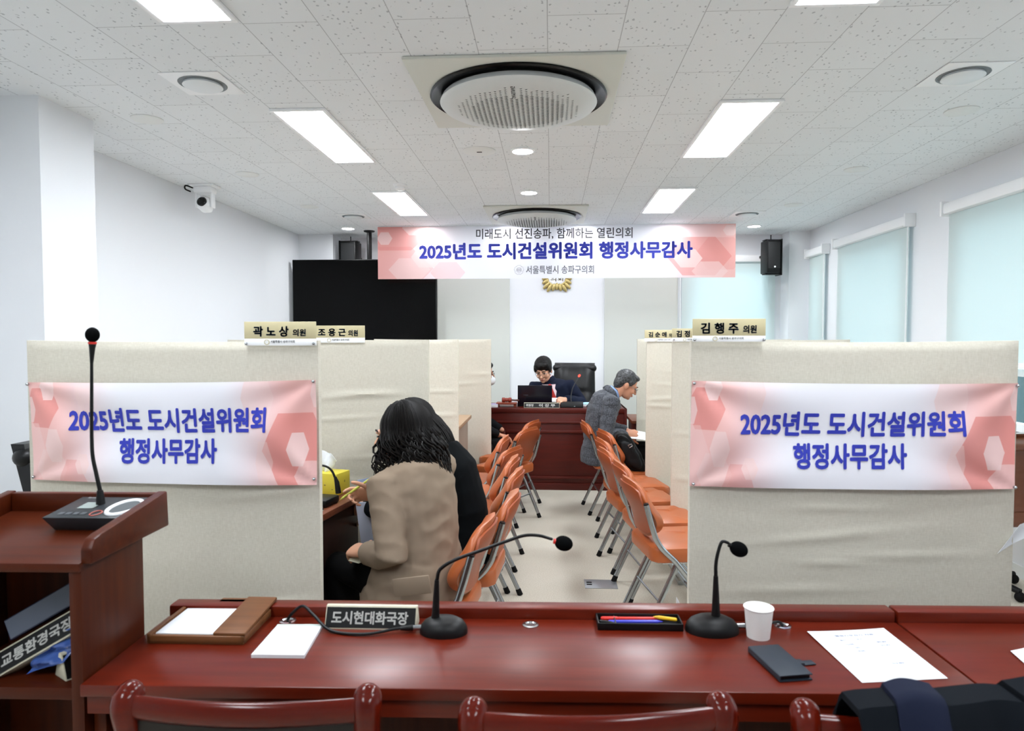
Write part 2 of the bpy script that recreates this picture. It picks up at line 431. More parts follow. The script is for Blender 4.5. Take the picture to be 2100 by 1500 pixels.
# roller blinds (cassette on the wall, cloth, bottom bar, bead cord)
def blind(label, p, q, z0, z1, axis):
    mid = (p + q) / 2
    t = thing('roller_blind', label, 'blind', (XR - .06, mid, z0) if axis == 'y' else (mid, YB - .06, z0), 0, 'roller blinds over the windows')
    def mk(a, b, d0, d1, lo, hi, bev=0.):
        mb = MB()
        return mb.box(XR - d1, XR - d0, a, b, lo, hi, bev) if axis == 'y' else mb.box(a, b, YB - d1, YB - d0, lo, hi, bev)
    put('cassette', mk(p - .01, q + .01, 0, .085, z1, z1 + .085, .018), M_white, t, True)
    put('end_bracket', mk(p - .035, p - .01, 0, .09, z1 - .01, z1 + .1, .004), M_white, t, True)
    put('end_bracket', mk(q + .01, q + .035, 0, .09, z1 - .01, z1 + .1, .004), M_white, t, True)
    put('blind_cloth', mk(p, q, .035, .037, z0, z1 + .02), M_blind, t, True)
    put('bottom_bar', mk(p, q, .028, .044, z0 - .02, z0 + .012, .004), M_white, t, True)
    c = MB(); x, y = (XR - .06, p - .022) if axis == 'y' else (p - .022, YB - .06)
    c.sweep([(x, y, z1), (x, y, 1.25)], .004, n=6); put('bead_cord', c, M_white, t, True)
    return t
blind('wide white roller blind nearest the camera on the right wall', 2.9, 5.3, 1.36, 2.45, 'y')
blind('white roller blind in the middle of the right wall, light glancing on its cassette', 5.87, 7.28, .96, 2.46, 'y')
blind('narrow white roller blind at the far end of the right wall', 7.60, 8.05, .96, 2.45, 'y')
blind('pale roller blind on the back wall beside the grey panel, under the right loudspeaker', 1.58, 2.68, .96, 2.44, 'x')

t = thing('neighbouring_building', 'dull teal building face outside the right hand windows', 'building', (9.5, 4, -9))
put('facade', MB().box(9, 10, -30, 40, -9, .95), mat('teal_facade', '16343b', .7), t, True)
put('parapet', MB().box(8.95, 10.05, -30, 40, .95, 1.05), mat('teal_parapet', '1d3d44', .7), t, True)
# ---------------------------------------------------------------- ceiling fixtures
def panel_light(label, x0, x1, y0, y1):
    t = thing('ceiling_panel_light', label, 'ceiling light', ((x0 + x1) / 2, (y0 + y1) / 2, CZ - .012), 0, 'rectangular LED panels in the ceiling')
    f = MB(); e = .022
    for a in ((x0 - e, x1 + e, y0 - e, y0), (x0 - e, x1 + e, y1, y1 + e), (x0 - e, x0, y0, y1), (x1, x1 + e, y0, y1)): f.box(*a, CZ - .014, CZ - .0005, .003)
    put('frame', f, M_white, t, True)
    put('diffuser', MB().box(x0, x1, y0, y1, CZ - .009, CZ - .002), M_panel_light, t, True)
for side, x0, x1 in (('left', -1.5, -1.235), ('right', .90, 1.185)):
    for nm, y0 in (('behind the viewpoint', -.58), ('cut by the top edge', 1.55), ('beside the larger air conditioner', 3.68), ('nearest the hanging banner', 5.75)):
        panel_light('bright LED panel of the %s ceiling row, %s' % (side, nm), x0, x1, y0, y0 + 1.07)
def downlight(label, x, y, r=.068, group='round downlights in the ceiling'):
    t = thing('downlight', label, 'ceiling light', (x, y, CZ - .01), 0, group)
    put('rim', MB().lathe([(r + .012, .0095), (r + .012, .002), (r, -.002), (r - .004, .002), (r - .004, .0095)], 28), M_white, t)
    put('lens', MB().lathe([(r - .004, .002), (r * .6, -.001), (.002, -.002)], 28), M_down_light, t)
downlight('round downlight just ahead of the larger air conditioner', -.186, 4.55)
downlight('round downlight midway between the two air conditioners', -.185, 5.84)
downlight('round downlight above the television on the left', -2.277, 7.62)
downlight('round downlight near the right loudspeaker', 2.237, 7.72)
downlight('round downlight above the viewpoint, cut by the top edge', -.19, 2.44)
for k, (x, nm) in enumerate(((-1.36, 'far left'), (-.47, 'inner left'), (.34, 'inner right'), (1.3, 'far right'))):
    downlight('round downlight hidden behind the hanging banner, %s of four' % nm, x, 7.66, .06)
# cassette air conditioners with a round grille
def aircon(label, x, y, s=.985):
    t = thing('ceiling_air_conditioner', label, 'air conditioner', (x, y, CZ - .02), 0, 'round grille cassette air conditioners')
    h = s / 2; oc = [(h * a, h * b) for a, b in ((-1, -1), (1, -1), (1, 1), (-1, 1))]
    b = MB().box(-h, h, -h, h, .003, .0195, .006)
    put('panel', b, mat('cream_panel', 'd6d8d0', .5), t)
    put('air_ring', MB().lathe([(.442, .004), (.446, -.006), (.438, -.012), (.415, -.004), (.385, .0), (.37, .003)], 64), mat('ring_black', '030304', .25, spec=.3), t)
    PR = [(.385, -.012), (.396, -.036), (.384, -.050), (.28, -.068), (.14, -.077), (.001, -.08)]
    gr = put('grille', MB().lathe(PR, 64), mat('grille_white', 'd5d9d8', .5), t)
    def gz(r):
        for (r0, z0), (r1, z1) in zip(PR[2:], PR[3:]):
            if r1 <= r <= r0: return z0 + (z1 - z0) * (r0 - r) / (r0 - r1) - .0008
        return -.075
    hole = MB()
    for i in range(-14, 15):
        for j in range(-19, 20):
            px = i * .0245; py = j * .0172 + (i % 2) * .0086
            rr = math.hypot(px, py)
            if rr > .30 + .04 * noise.noise((px * 30, py * 30, 1)) or (abs(px + .01) < .02 and -.31 < py < -.2): continue
            w = .0112 * (1 if rr < .24 else .65)
            hole.add([(qx, qy, gz(math.hypot(qx, qy))) for qx, qy in ((px - w, py - w * .2), (px + w, py - w * .5), (px + w * .2, py + w * .6))], [[0, 2, 1]])
    put('vent_holes', hole, mat('vent_shadow', '4f5656', .8), gr, fix=False)
    text('lettering', 'SAMSUNG', lambda u, v: (lambda x, y: Vector((x, y, gz(math.hypot(x, y)) - .0006)))(-.012 + .02 * (v - .5), -.325 + .12 * (1 - u)), mat('dark_logo', '3c4040', .5), gr, .012, False)
    return t
aircon('large white square cassette air conditioner with round grille, nearest the viewpoint', -.165, 3.51)
aircon('white square cassette air conditioner with round grille, far one next to the hanging banner', -.14, 6.9)
# square vents with round diffusers
def vent(label, x, y):
    t = thing('ceiling_vent', label, 'vent', (x, y, CZ - .006), 0, 'square vents with round diffusers')
    put('plate', MB().box(-.145, .145, -.145, .145, .0, .0055, .002), M_white, t)
    put('throat', MB().lathe([(.112, -.001), (.108, -.004), (.1, .0), (.09, .004), (.01, .004)], 36), mat('vent_throat', '7d8488', .6), t)
    put('diffuser', MB().lathe([(.088, -.002), (.092, -.012), (.075, -.02), (.03, -.024), (.001, -.025)], 36), mat('satin_diffuser', 'e6ebee', .4), t)
vent('square ceiling vent with round diffuser at front left', -1.69, 3.28)
vent('square ceiling vent with round diffuser at front right', 1.93, 3.37)
vent('square ceiling vent with round diffuser at far left above the television', -2.0, 6.88)
vent('square ceiling vent with round diffuser at far right before the loudspeaker', 1.95, 6.97)
def disc(name, label, cat, x, y, r, group=None):
    t = thing(name, label, cat, (x, y, CZ - .004), 0, group)
    put('grille', MB().lathe([(r, .0035), (r, .0), (r - .006, -.004), (.002, -.006)], 36), M_offwhite, t)
    return t
for x, y, nm in ((-2.28, 3.79, 'on the left, nearest the pier'), (-2.29, 5.09, 'on the left, second from the pier'), (-2.27, 6.37, 'on the left, farthest from the pier'),
                 (2.234, 3.905, 'on the right, nearest the front'), (2.236, 5.195, 'on the right, second from the front'), (2.254, 6.533, 'on the right, farthest from the front')):
    disc('ceiling_speaker', 'flat round white ceiling speaker ' + nm, 'ceiling speaker', x, y, .085, 'flat round ceiling speakers')
t = disc('inspection_cover', 'round pale ceiling cover with a small slot beside the near downlight', 'ceiling cover', -.475, 4.55, .11)
put('slot', MB().box(-.014, .02, -.012, .0, -.0085, -.006, .001), M_rubber, t)
t = thing('smoke_detector', 'small white smoke detector hanging by the far left LED panel', 'smoke detector', (-1.215, 5.5, CZ))
put('mount', MB().lathe([(.055, 0), (.055, -.012), (.045, -.02)], 24), M_white, t)
put('sensor', MB().lathe([(.04, -.02), (.042, -.034), (.03, -.046), (.001, -.05)], 24), M_white, t)
# dome camera
t = thing('security_camera', 'white pan and tilt camera hanging from the ceiling on the left', 'camera', (-2.80, 5.44, CZ))
put('mount_plate', MB().box(-.1, .1, -.075, .075, -.018, 0, .006).box(-.075, .075, -.06, .06, -.07, -.016, .018), M_white, t)
put('yoke', MB().box(-.072, -.054, -.03, .03, -.185, -.06, .008).box(.054, .072, -.03, .03, -.185, -.06, .008), M_white, t)
mtx = Matrix.Translation((0, 0, -.16)) @ Matrix.Rotation(R(-18), 4, 'X')
b = put('camera_head', MB().box(-.05, .05, -.06, .06, -.05, .05, .032, mtx, seg=4), M_white, t)
put('lens', MB().lathe([(.045, .055), (.046, .075), (.036, .085), (.03, .078), (.001, .078)], 26, mtx @ Matrix.Rotation(R(90), 4, 'X') @ Matrix.Scale(.85, 4)), M_blackgloss, b)
cb = MB().sweep(smooth([(-.1, 0, -.02), (-.15, -.02, -.005), (-.16, -.01, -.03), (-.12, 0, -.05)]), .006, n=8); put('cable', cb, M_black, t)

# ---------------------------------------------------------------- hanging banner
TBY = 7.5
t = thing('hanging_banner', 'long pink and white banner hanging from the ceiling, blue Korean heading', 'banner', tuple(at(1140, 571, Y=TBY)))
A, B_, C_, D_ = at(775, 571, Y=TBY), at(1508, 571, Y=TBY), at(1509, 462, Y=TBY), at(774, 465, Y=TBY)
A.z = B_.z = (A.z + B_.z) / 2; C_.z = D_.z = CZ - .012
def tb(u, v, off=0.):
    p = (A * (1 - u) + B_ * u) * (1 - v) + (D_ * (1 - u) + C_ * u) * v
    p.y += .006 * math.sin(u * 21) * (1 - v) + .008 * math.sin(u * 5 + 1) - off
    return p
g = MB(); NU, NV = 60, 10; g.grid(NU, NV, tb)
put('vinyl', g, M_topbanner, t, True, uv=[(i / NU, j / NV) for j in range(NV + 1) for i in range(NU + 1)], fix=False)
put('hem_rod', MB().sweep([tb(0, 1) - Vector((.0, -.012, 0)), tb(1, 1) - Vector((.0, -.012, 0))], .007, n=8), M_white, t, True)
def tbmap(x0, y0, x1, y1):
    def fn(u, v):
        px, py = x0 + (x1 - x0) * u, y1 + (y0 - y1) * v
        return tb((px - 775) / 733, (571 - py) / 108, .004)
    return fn
text('lettering', '미래도시 선진송파, 함께하는 열린의회', tbmap(981, 468.5, 1301, 491), M_grey_ink, t, .012)
text('lettering', '2025년도 도시건설위원회 행정사무감사', tbmap(862, 497, 1422, 532), M_blueink, t, .04)
text('lettering', '서울특별시 송파구의회', tbmap(1084, 545, 1223, 562), M_lightgrey_ink, t, .012)
e = MB()
cu, cv = (1069.5 - 775) / 733, (571 - 553.5) / 108
for k in range(5):
    a = math.pi / 2 + k * 2 * math.pi / 5
    pts = []
    for q in range(17):
        th = a + (q - 8) / 8 * .72; rr = .043 * (1 + .28 * math.cos((q - 8) / 8 * math.pi / 2) - .12 * (abs(q - 8) < 2))
        pts.append(tb(cu + math.cos(th) * rr / 3.93, cv + math.sin(th) * rr / .585, .005))
    e.sweep(pts, .0016, n=6)
e.sweep([tb(cu + math.cos(a) * .027 / 3.93, cv + math.sin(a) * .027 / .585, .005) for a in [k * math.pi / 10 for k in range(20)]], .0016, n=6, closed=True)
put('emblem', e, mat('pale_ink', 'b5b2b8', .6), t, True)
text('emblem_lettering', '의회', tbmap(1064.5, 550.5, 1074.5, 557), mat('pale_ink', 'b5b2b8', .6), t, .01)

# council emblem on the back wall
ec = at(1142, 563, Y=YB - .02); ec.y = YB
t = thing('wall_emblem', 'gold petal shaped emblem with white centre on the back wall, half behind the hanging banner', 'emblem', tuple(ec))
F = Matrix.Rotation(R(90), 4, 'X')      # local z -> towards the room (-Y)
put('white_disc', MB().lathe([(.13, 0), (.13, .016), (.12, .02), (.001, .02)], 40, F), M_white, t)
g = MB()
for k in range(25):
    a = -math.pi / 2 + k * 2 * math.pi / 25
    big = 1 + .13 * math.cos(5 * (a + math.pi / 2) + math.pi)
    M = F @ Matrix.Rotation(a, 4, 'Z')
    g.ell((.168 * big, 0, .016), (.052 * big, .024, .02), M, 14, 8)
g.lathe([(.125, .012), (.13, .028), (.142, .03), (.147, .012)], 48, F, cap=False)
put('petal_ring', g, M_gold, t)
text('lettering', '의회', lambda u, v: Vector(((u - .5) * .155, -.0215, -.085 + .072 * v)), M_gold, t, .012, False)

# ---------------------------------------------------------------- television, loudspeakers
TVY = 7.75
tl, br_ = at(599, 533, Y=TVY), at(896, 700, Y=TVY); w_ = br_.x - tl.x; h_ = .94
t = thing('television', 'large black television hanging from a ceiling pole at the back left', 'television', ((tl.x + br_.x) / 2, TVY, tl.z - h_))
put('bezel', MB().box(-w_ / 2, w_ / 2, .0, .06, 0, h_, .008), M_black, t)
put('screen', MB().box(-w_ / 2 + .012, w_ / 2 - .012, -.002, .004, .015, h_ - .012), mat('tv_screen', '020202', .2, spec=.12), t)
pc = at(757, 500, Y=TVY + .08).x - (tl.x + br_.x) / 2
put('ceiling_pole', MB().sweep([(pc, .09, .3), (pc, .09, CZ - (tl.z - h_))], .028, n=18), M_black, t)
put('pole_flange', MB().lathe([(.028, -.02), (.06, -.012), (.065, 0)], 22, Matrix.Translation((pc, .09, CZ - (tl.z - h_)))), M_black, t)
put('wall_arm', MB().box(pc - .2, pc + .2, .06, .1, h_ * .3, h_ * .62, .005), M_black, t)
def loudspeaker(label, px0, px1, py0, py1, Y, mirror=1):
    a, b = at(px0, py1, Y=Y), at(px1, py0, Y=Y); cx = (a.x + b.x) / 2; w, h = b.x - a.x, b.z - a.z
    t = thing('wall_loudspeaker', label, 'loudspeaker', (cx, Y, a.z), R(6) * mirror, 'black loudspeakers in the back corners')
    put('cabinet', MB().box(-w / 2, w / 2, .0, .2, 0, h, .012), M_black, t)
    put('front_grille', MB().box(-w / 2 + .012, w / 2 - .012, -.008, .004, .05, h - .02, .006), mat('speaker_grille', '1a1c1e', .8), t)
    put('badge', MB().lathe([(.011, -.002), (.011, .004), (.001, .004)], 14, Matrix.Translation((0.005, -.006, .07)) @ F), M_white, t)
    br = MB().box(-w / 2 - .005, w / 2 + .005, .04, .14, h, h + .012, .002).box(-w / 2 - .005, w / 2 + .005, .04, .14, -.014, -.001, .002)
    xs = mirror * (w / 2 + .02)
    br.box(min(xs, xs + .014 * mirror), max(xs, xs + .014 * mirror), .04, .2, -.02, h + .018, .002).sweep([(0, .1, h), (0, .1, h + .07)], .006, n=8).box(-.02, .02, .14, min(.6, YB - Y), h * .55, h * .62)
    put('bracket', br, M_black, t)
    return t
loudspeaker('black loudspeaker on a wall bracket in the back right corner by the blinds', 1573, 1603, 492, 560, 7.95)
loudspeaker('black loudspeaker in the back left corner, partly behind the television', 697, 729, 495, 565, 8.0, -1)

# ---------------------------------------------------------------- fabric screens and the banners on them
SH = 1.522
def screen(label, x0, x1, Y, seed):
    cx = (x0 + x1) / 2; w = x1 - x0
    t = thing('fabric_screen', label, 'partition', (cx, Y, 0), 0, 'beige fabric screens between the desks')
    rnd = random.Random(seed); cre = [(rnd.uniform(-.5, .5) * w, rnd.uniform(.55, 1.3), rnd.uniform(.1, .3), rnd.uniform(.009, .016), rnd.uniform(-.12, .12), rnd.uniform(.003, .007)) for _ in range(9)]
    def fr(u, v):
        x = (u - .5) * w; z = .05 + v * (SH - .05)
        d = .004 * noise.noise((x * 2 + seed, z * 2.5, seed)) + .0015 * noise.noise((x * 5, z * 9, seed))
        for (a, b, c, s_, k, amp) in cre: d += amp * math.exp(-((x - a) / c) ** 2) * math.exp(-((z - b - k * (x - a)) / s_) ** 2)
        e = min(1, min(u, 1 - u) * 30, (1 - v) * 60)
        sag = .006 * math.sin(u * math.pi) * v
        return Vector((x, -.018 - d * e + .006 * (1 - e), z - sag))
    def bk(u, v): p = fr(1 - u, v); p.y = .018; return p
    cl = MB(); cl.grid(44, 130, fr); cl.grid(44, 130, bk)
    W = 45; NV = 130
    o = W * (NV + 1)
    for i in range(44): cl.f.append([NV * W + i, NV * W + i + 1, o + NV * W + 43 - i, o + NV * W + 44 - i]); cl.m.append(0)
    for j in range(NV):
        cl.f.append([j * W, (j + 1) * W, o + (j + 1) * W + 44, o + j * W + 44]); cl.m.append(0)
        cl.f.append([j * W + 44, o + j * W, o + (j + 1) * W, (j + 1) * W + 44]); cl.m.append(0)
    put('cloth_cover', cl, M_fabric, t, fix=True)
    fm = MB()
    for sx in (-1, 1):
        fm.box(sx * (w / 2 - .06) - .02, sx * (w / 2 - .06) + .02, -.016, .016, .0, .08, .003)
    put('foot', MB().box(-w / 2 + .03, -w / 2 + .09, -.11, .11, .0, .03, .006), M_steel, t)
    put('foot', MB().box(w / 2 - .09, w / 2 - .03, -.11, .11, .0, .03, .006), M_steel, t)
    return t
S1Y = 2.42
xl0, xl1, xr0, xr1 = at(64, 850, Y=S1Y).x, at(656, 850, Y=S1Y).x, at(1415, 850, Y=S1Y).x, at(2080, 850, Y=S1Y).x
screen('front left beige fabric screen carrying the smaller pink banner', xl0, xl1, S1Y, 1)
screen('front right beige fabric screen carrying the pink banner beside the window side', xr0, xr1, S1Y, 2)
LS = [(3.56, 880), (4.86, 940), (6.22, 1007)]
RS = [(4.33, 1378), (5.26, 1325), (6.45, 1306)]
for k, (Y, px) in enumerate(LS):
    x = at(px, 800, Y=Y).x
    screen(('second beige fabric screen of the left row, behind the tissue box', 'third beige fabric screen of the left row, behind the dark haired women', 'last beige fabric screen of the left row, just before the bench')[k], x - 1.08, x, Y, 3 + k)
for k, (Y, px) in enumerate(RS):
    x = at(px, 800, Y=Y).x
    screen(('second beige fabric screen of the right row', 'third beige fabric screen of the right row, beside the black bag', 'last beige fabric screen of the right row, beside the man in grey plaid')[k], x, x + 1.08, Y, 7 + k)

def front_banner(label, cor, lines, pins, Y):
    P = [at(x, y, Y=Y) for x, y in cor]      # lower left, lower right, upper right, upper left
    c = (P[0] + P[1]) / 2
    t = thing('printed_banner', label, 'banner', tuple(c), 0, 'pink banners pinned to the front screens')
    def fn(u, v, off=0.):
        p = (P[0] * (1 - u) + P[1] * u) * (1 - v) + (P[3] * (1 - u) + P[2] * u) * v
        z = 0
        for (cu, cv, sg) in ((0, 1, 1), (1, 1, -1), (0, 0, 1), (1, 0, -1)):
            du, dv = abs(u - cu) * 2.2, abs(v - cv); r = math.hypot(du, dv); a = math.atan2(dv, du)
            z += .019 * math.sin(a * 7 + cu) * r * math.exp(-r * 2.6) * 2.4
        z += .004 * math.sin(u * 9 + v * 3) * (1 - abs(2 * v - 1))
        p.y -= .012 + z + off
        p.z -= .006 * math.sin(u * math.pi)
        return p
    NU, NV = 64, 28; g = MB(); g.grid(NU, NV, fn)
    put('vinyl', g, M_banner, t, True, uv=[(i / NU, j / NV) for j in range(NV + 1) for i in range(NU + 1)], fix=False)
    ex = [cor[3][0], cor[2][0]]; 
    for body, (x0, y0, x1, y1) in lines:
        def mp(u, v):
            px, py = x0 + (x1 - x0) * u, y1 + (y0 - y1) * v
            uu = (px - cor[3][0]) / (cor[2][0] - cor[3][0]); top = cor[3][1] * (1 - uu) + cor[2][1] * uu; bot = cor[0][1] * (1 - uu) + cor[1][1] * uu
            return fn(uu, (bot - py) / (bot - top), .0025)
        text('lettering', body, mp, M_blueink, t, .036)
    for (x, y) in pins:
        p = at(x, y, Y=Y); put('push_pin', MB().ell((p.x, p.y - .016, p.z), (.0055, .008, .0055), u=12, v=8), M_steel, t, True)
    return t
BY = S1Y - .03
front_banner('pink and white banner on the front left screen, behind the tall lectern microphone', [(72, 983), (652, 994), (649, 779), (61, 784)],
    [('2025년도 도시건설위원회', (146, 833, 550, 884)), ('행정사무감사', (245, 895, 448, 947))], [(63, 788), (645, 782), (75, 977), (647, 981)], BY)
front_banner('pink and white banner on the front right screen, above the paper cup', [(1413, 996), (2077, 1002), (2084, 786), (1418, 781)],
    [('2025년도 도시건설위원회', (1520, 840, 1978, 892)), ('행정사무감사', (1632, 905, 1864, 958))], [(1422, 786), (2081, 791), (1420, 991), (2075, 998)], BY)

def name_board(label, x0, y0, x1, y1, strip, Y, rows, pins=True):
    a, b = at(x0, y1, Y=Y), at(x1, y0, Y=Y); zs = at(x0, strip, Y=Y).z
    t = thing('name_board', label, 'name board', ((a.x + b.x) / 2, Y, a.z), 0, 'beige name boards on top of the screens')
    put('board', MB().box(a.x, b.x, Y - .003, Y + .003, zs, b.z, .0008), M_beigeboard, t, True)
    put('white_strip', MB().box(a.x, b.x, Y - .0032, Y + .003, a.z, zs, .0008), M_white, t, True)
    for body, bx, m, bold in rows: text('lettering', body, pixel_box(*bx, Y - .0045), m, t, bold)
    if pins:
        for x in (x0 + 4, x1 - 4):
            p = at(x, y1 - 4, Y=Y); put('push_pin', MB().ell((p.x, p.y - .006, p.z), (.005, .007, .005), u=12, v=8), M_steel, t, True)
    ec = at(x0 + (x1 - x0) * .31, (strip + y1) / 2, Y=Y - .004); r = (a.z - zs) * -.36
    put('emblem', MB().sweep([(ec.x + r * math.cos(q), ec.y - .001, ec.z + r * math.sin(q)) for q in [k * math.pi / 8 for k in range(16)]], .0012, n=6, closed=True), mat('pale_gold_ink', 'c9c09a', .5), t, True)
    sx = x1 - x0
    text('lettering', '서울특별시 송파구의회', pixel_box(x0 + .36 * sx, strip + (y1 - strip) * .22, x0 + .70 * sx, strip + (y1 - strip) * .62, Y - .0045), M_grey_ink, t, .01)
    return t
def nb(name, bx, tail, tb_): return [(name, bx, M_navyink, .035), (tail, tb_, M_navyink, .035)]
name_board('beige name board pinned on top of the front left screen', 502, 660, 648, 709, 695, S1Y - .028, nb('곽 노 상', (519, 669, 592, 691), '의원', (600, 675, 627, 690)))
name_board('beige name board taped to the second left screen, before the television', 642, 668, 748, 703, 693, LS[0][0] - .026, nb('조 용 근', (652, 674, 709, 690), '의원', (714, 677, 734, 690)), False)
name_board('beige name board pinned on top of the front right screen', 1420, 654, 1570, 701, 689, S1Y - .028, nb('김 행 주', (1437, 662, 1515, 685), '의원', (1524, 667, 1552, 684)))
name_board('beige name board on the second right screen, half hidden by the front one', 1378, 674, 1462, 701, 693, RS[0][0] - .026, nb('김 정', (1387, 678, 1415, 692), '의원', (1436, 680, 1452, 691)))
name_board('beige name board taped to the third right screen, farthest of the right row', 1322, 677, 1397, 701, 694, RS[1][0] - .026, nb('김 순 애', (1330, 681, 1367, 692), '의원', (1372, 684, 1386, 692)), False)
# ---------------------------------------------------------------- long desk in front
DZ = .72; DR = .034
t = desk = thing('conference_desk', 'long mahogany desk in the foreground, left section with microphones and name plate', 'desk', (-1.098, 1.505, 0), DR)
def desk_parts(t, L, end_left=True):
    top = MB().box(0, L, 0, .40, DZ - .03, DZ, .004)
    put('desk_top', top, M_wood, t)
    put('apron', MB().box(.01, L - .01, .012, .03, DZ - .075, DZ - .03), M_wood, t)
    put('back_rail', MB().box(0, L, .40, .455, DZ - .06, DZ + .03, .006), M_wood, t)
    put('back_panel', MB().box(0, L, .41, .43, .02, DZ - .06), M_woodv, t)
    for x in (0, L - .03): put('side_panel', MB().box(x, x + .03, .05, .41, 0, DZ - .03, .003), M_woodv, t)
DL1 = 2.098
desk_parts(t, DL1)
for px, py in ((590, 1275), (1088, 1283), (1605, 1285)):
    p = at(px, py, Z=DZ); c = MB()
    c.lathe([(.023, 0), (.023, .003), (.017, .004), (.014, .001), (.001, .0008)], 26, Matrix.Translation(p)); put('grommet', c, M_chrome, t, True)
t = thing('conference_desk', 'right section of the long mahogany desk, past the seam by the printed sheet', 'desk', tuple(Vector((-1.098, 1.505, 0)) + Vector((math.cos(DR), math.sin(DR), 0)) * (DL1 + .006)), DR)
desk_parts(t, 1.9)

# ---------------------------------------------------------------- lectern
t = lect = thing('lectern', 'open backed mahogany lectern at the left end of the long desk', 'lectern', (-1.105, 1.53, 0), DR)
put('side_panel', MB().box(-.03, 0, 0, .26, 0, .99, .002), M_woodv, t)
put('side_panel', MB().box(-.40, -.37, 0, .26, 0, .99, .002), M_woodv, t)
put('back_panel', MB().box(-.37, -.03, .243, .26, .04, .985), M_woodv, t)
put('shelf', MB().box(-.37, -.03, .004, .243, .667, .697, .002), M_lectern, t)
put('base_panel', MB().box(-.37, -.03, .004, .243, .03, .07, .002), M_lectern, t)
SL = .12
def tz(y): return 1.0 + SL * y
RX = Matrix(((0, 0, 1, 0), (1, 0, 0, 0), (0, 1, 0, 0), (0, 0, 0, 1)))      # outline (y, z) extruded along x
put('reading_surface', MB().prism([(-.006, tz(0) - .022), (.35, tz(.35) - .022), (.35, tz(.35)), (-.006, tz(0))], -.415, .0, RX, bev=.003), M_lectern, t)
side = [(.004, .995), (.354, .992), (.348, 1.094), (.045, 1.058), (.02, 1.052), (.004, 1.03)]
put('side_rim', MB().prism(side, -.004, .024, RX, bev=.005), M_lectern, t)
put('side_rim', MB().prism(side, -.442, -.414, RX, bev=.005), M_lectern, t)
put('back_rim', MB().box(-.414, -.004, .325, .35, .995, 1.09, .004), M_lectern, t)

# things in the lectern
def wedge_sign(label, L, H, loc, rz, words, tilt=None, D=.06, bold=.03):
    t = thing('name_block', label, 'name plate', loc, rz)
    if tilt: t.rotation_euler = tilt; ROOTM[t.name] = Matrix.Translation(Vector(loc)) @ t.rotation_euler.to_matrix().to_4x4()
    put('block', MB().prism([(-D / 2, 0), (D / 2, 0), (.006, H), (-.006, H)], -L / 2, L / 2, RX, bev=.0015), M_ivory, t)
    sl = math.atan2(D / 2 - .006, H)
    def face(u, v, off): 
        h = .004 + (H - .008) * v; y = -D / 2 + (D / 2 - .006) * h / H
        return Vector(((u - .5) * (L - .006), y - off, h))
    put('black_face', MB().add([face(0, 0, .0012), face(1, 0, .0012), face(1, 1, .0012), face(0, 1, .0012)], [[0, 1, 2, 3]]), M_black, t, fix=False)
    for w, (u0, u1, v0, v1) in words: text('lettering', w, lambda u, v: face(u0 + (u1 - u0) * u, v0 + (v1 - v0) * v, .0022), M_whiteink, t, bold, False)
    return t
shz = .698
wedge_sign('black and ivory name block tilted on the lectern shelf, white lettering showing', .24, .06, (-1.245, 1.60, shz + .055), 0, [('교통환경국장', (.06, .9, .2, .8))], (R(-18), R(-30), R(8)), .055)
wedge_sign('small ivory and black name block in the right corner of the lectern shelf', .09, .062, (-1.172, 1.612, shz), R(58), [], None, .06)
def book_like(name, label, cat, mtx, w, d, h, cover, loc):
    t = thing(name, label, cat, loc)
    im = mtx
    put('cover', MB().box(-w / 2, w / 2, -d / 2, d / 2, 0, h, .002, im), cover, t)
    put('pages', MB().box(-w / 2 + .003, w / 2 + .001, -d / 2 - .001, d / 2 - .004, .003, h - .003, 0, im), mat('grey_pages', '565d6b', .6), t)
    return t
book_like('document_binder', 'blue and white binder leaning behind the name block in the lectern', 'binder', Euler((R(-18), R(-30), R(8))).to_matrix().to_4x4(), .22, .018, .055, mat('navy_binder', '141c38', .4), (-1.27, 1.648, shz + .118))
p = thing('plastic_pouch', 'crumpled blue plastic pouch lying over the name blocks in the lectern', 'pouch', (-1.225, 1.585, shz))
g = MB()
def pou(u, v):
    x = -.055 + .10 * u; z = .008 + .085 * v + .035 * u
    y = -.012 + .03 * v + .008 * math.sin(v * 14 + u * 5) + .01 * noise.noise((u * 4, v * 6, 3))
    return Vector((x + .03 * v, y, z)), Vector((0, -1, .25)).normalized()
g.sheet(16, 20, pou, .005); pm = mat('blue_plastic', '3b5aa0', .15, coat=.5); put('pouch_film', g, pm, p)

# conference microphone unit on the lectern
def neck(mb, pts, r0, r1, n=6, taper=None):
    P = smooth(pts, n); N = len(P)
    mb.sweep(P, [r0 + (r1 - r0) * k / (N - 1) for k in range(N)], n=12, round_ends=True)
t = thing('conference_microphone_unit', 'dark conference unit with tall gooseneck microphone on the lectern', 'microphone', (-1.215, 1.765, 1.03))
z0 = 1.0 + SL * .2
b = MB(); c8 = [(-1.305, 1.712, 1.023), (-1.125, 1.718, 1.023), (-1.128, 1.838, 1.04), (-1.302, 1.832, 1.04), (-1.325, 1.690, 1.062), (-1.108, 1.698, 1.062), (-1.118, 1.846, 1.083), (-1.318, 1.84, 1.083)]
b.add(c8, [[3, 2, 1, 0], [4, 5, 6, 7], [0, 1, 5, 4], [1, 2, 6, 5], [2, 3, 7, 6], [3, 0, 4, 7]])
bb = bmesh.new(); vv = [bb.verts.new(v) for v in b.v]; [bb.faces.new([vv[i] for i in f]) for f in b.f]; bmesh.ops.bevel(bb, geom=bb.edges[:], offset=.003, segments=2, affect='EDGES', profile=.5)
put('housing', MB().bm(bb), mat('unit_charcoal', '23282c', .4), t, True)
U0, U1, U2 = Vector(c8[4]), Vector(c8[5]), Vector(c8[7])
def um(u, v, off=.001): return U0 + (U1 - U0) * u + (U2 - U0) * v + Vector((0, -.12, 1)) * off
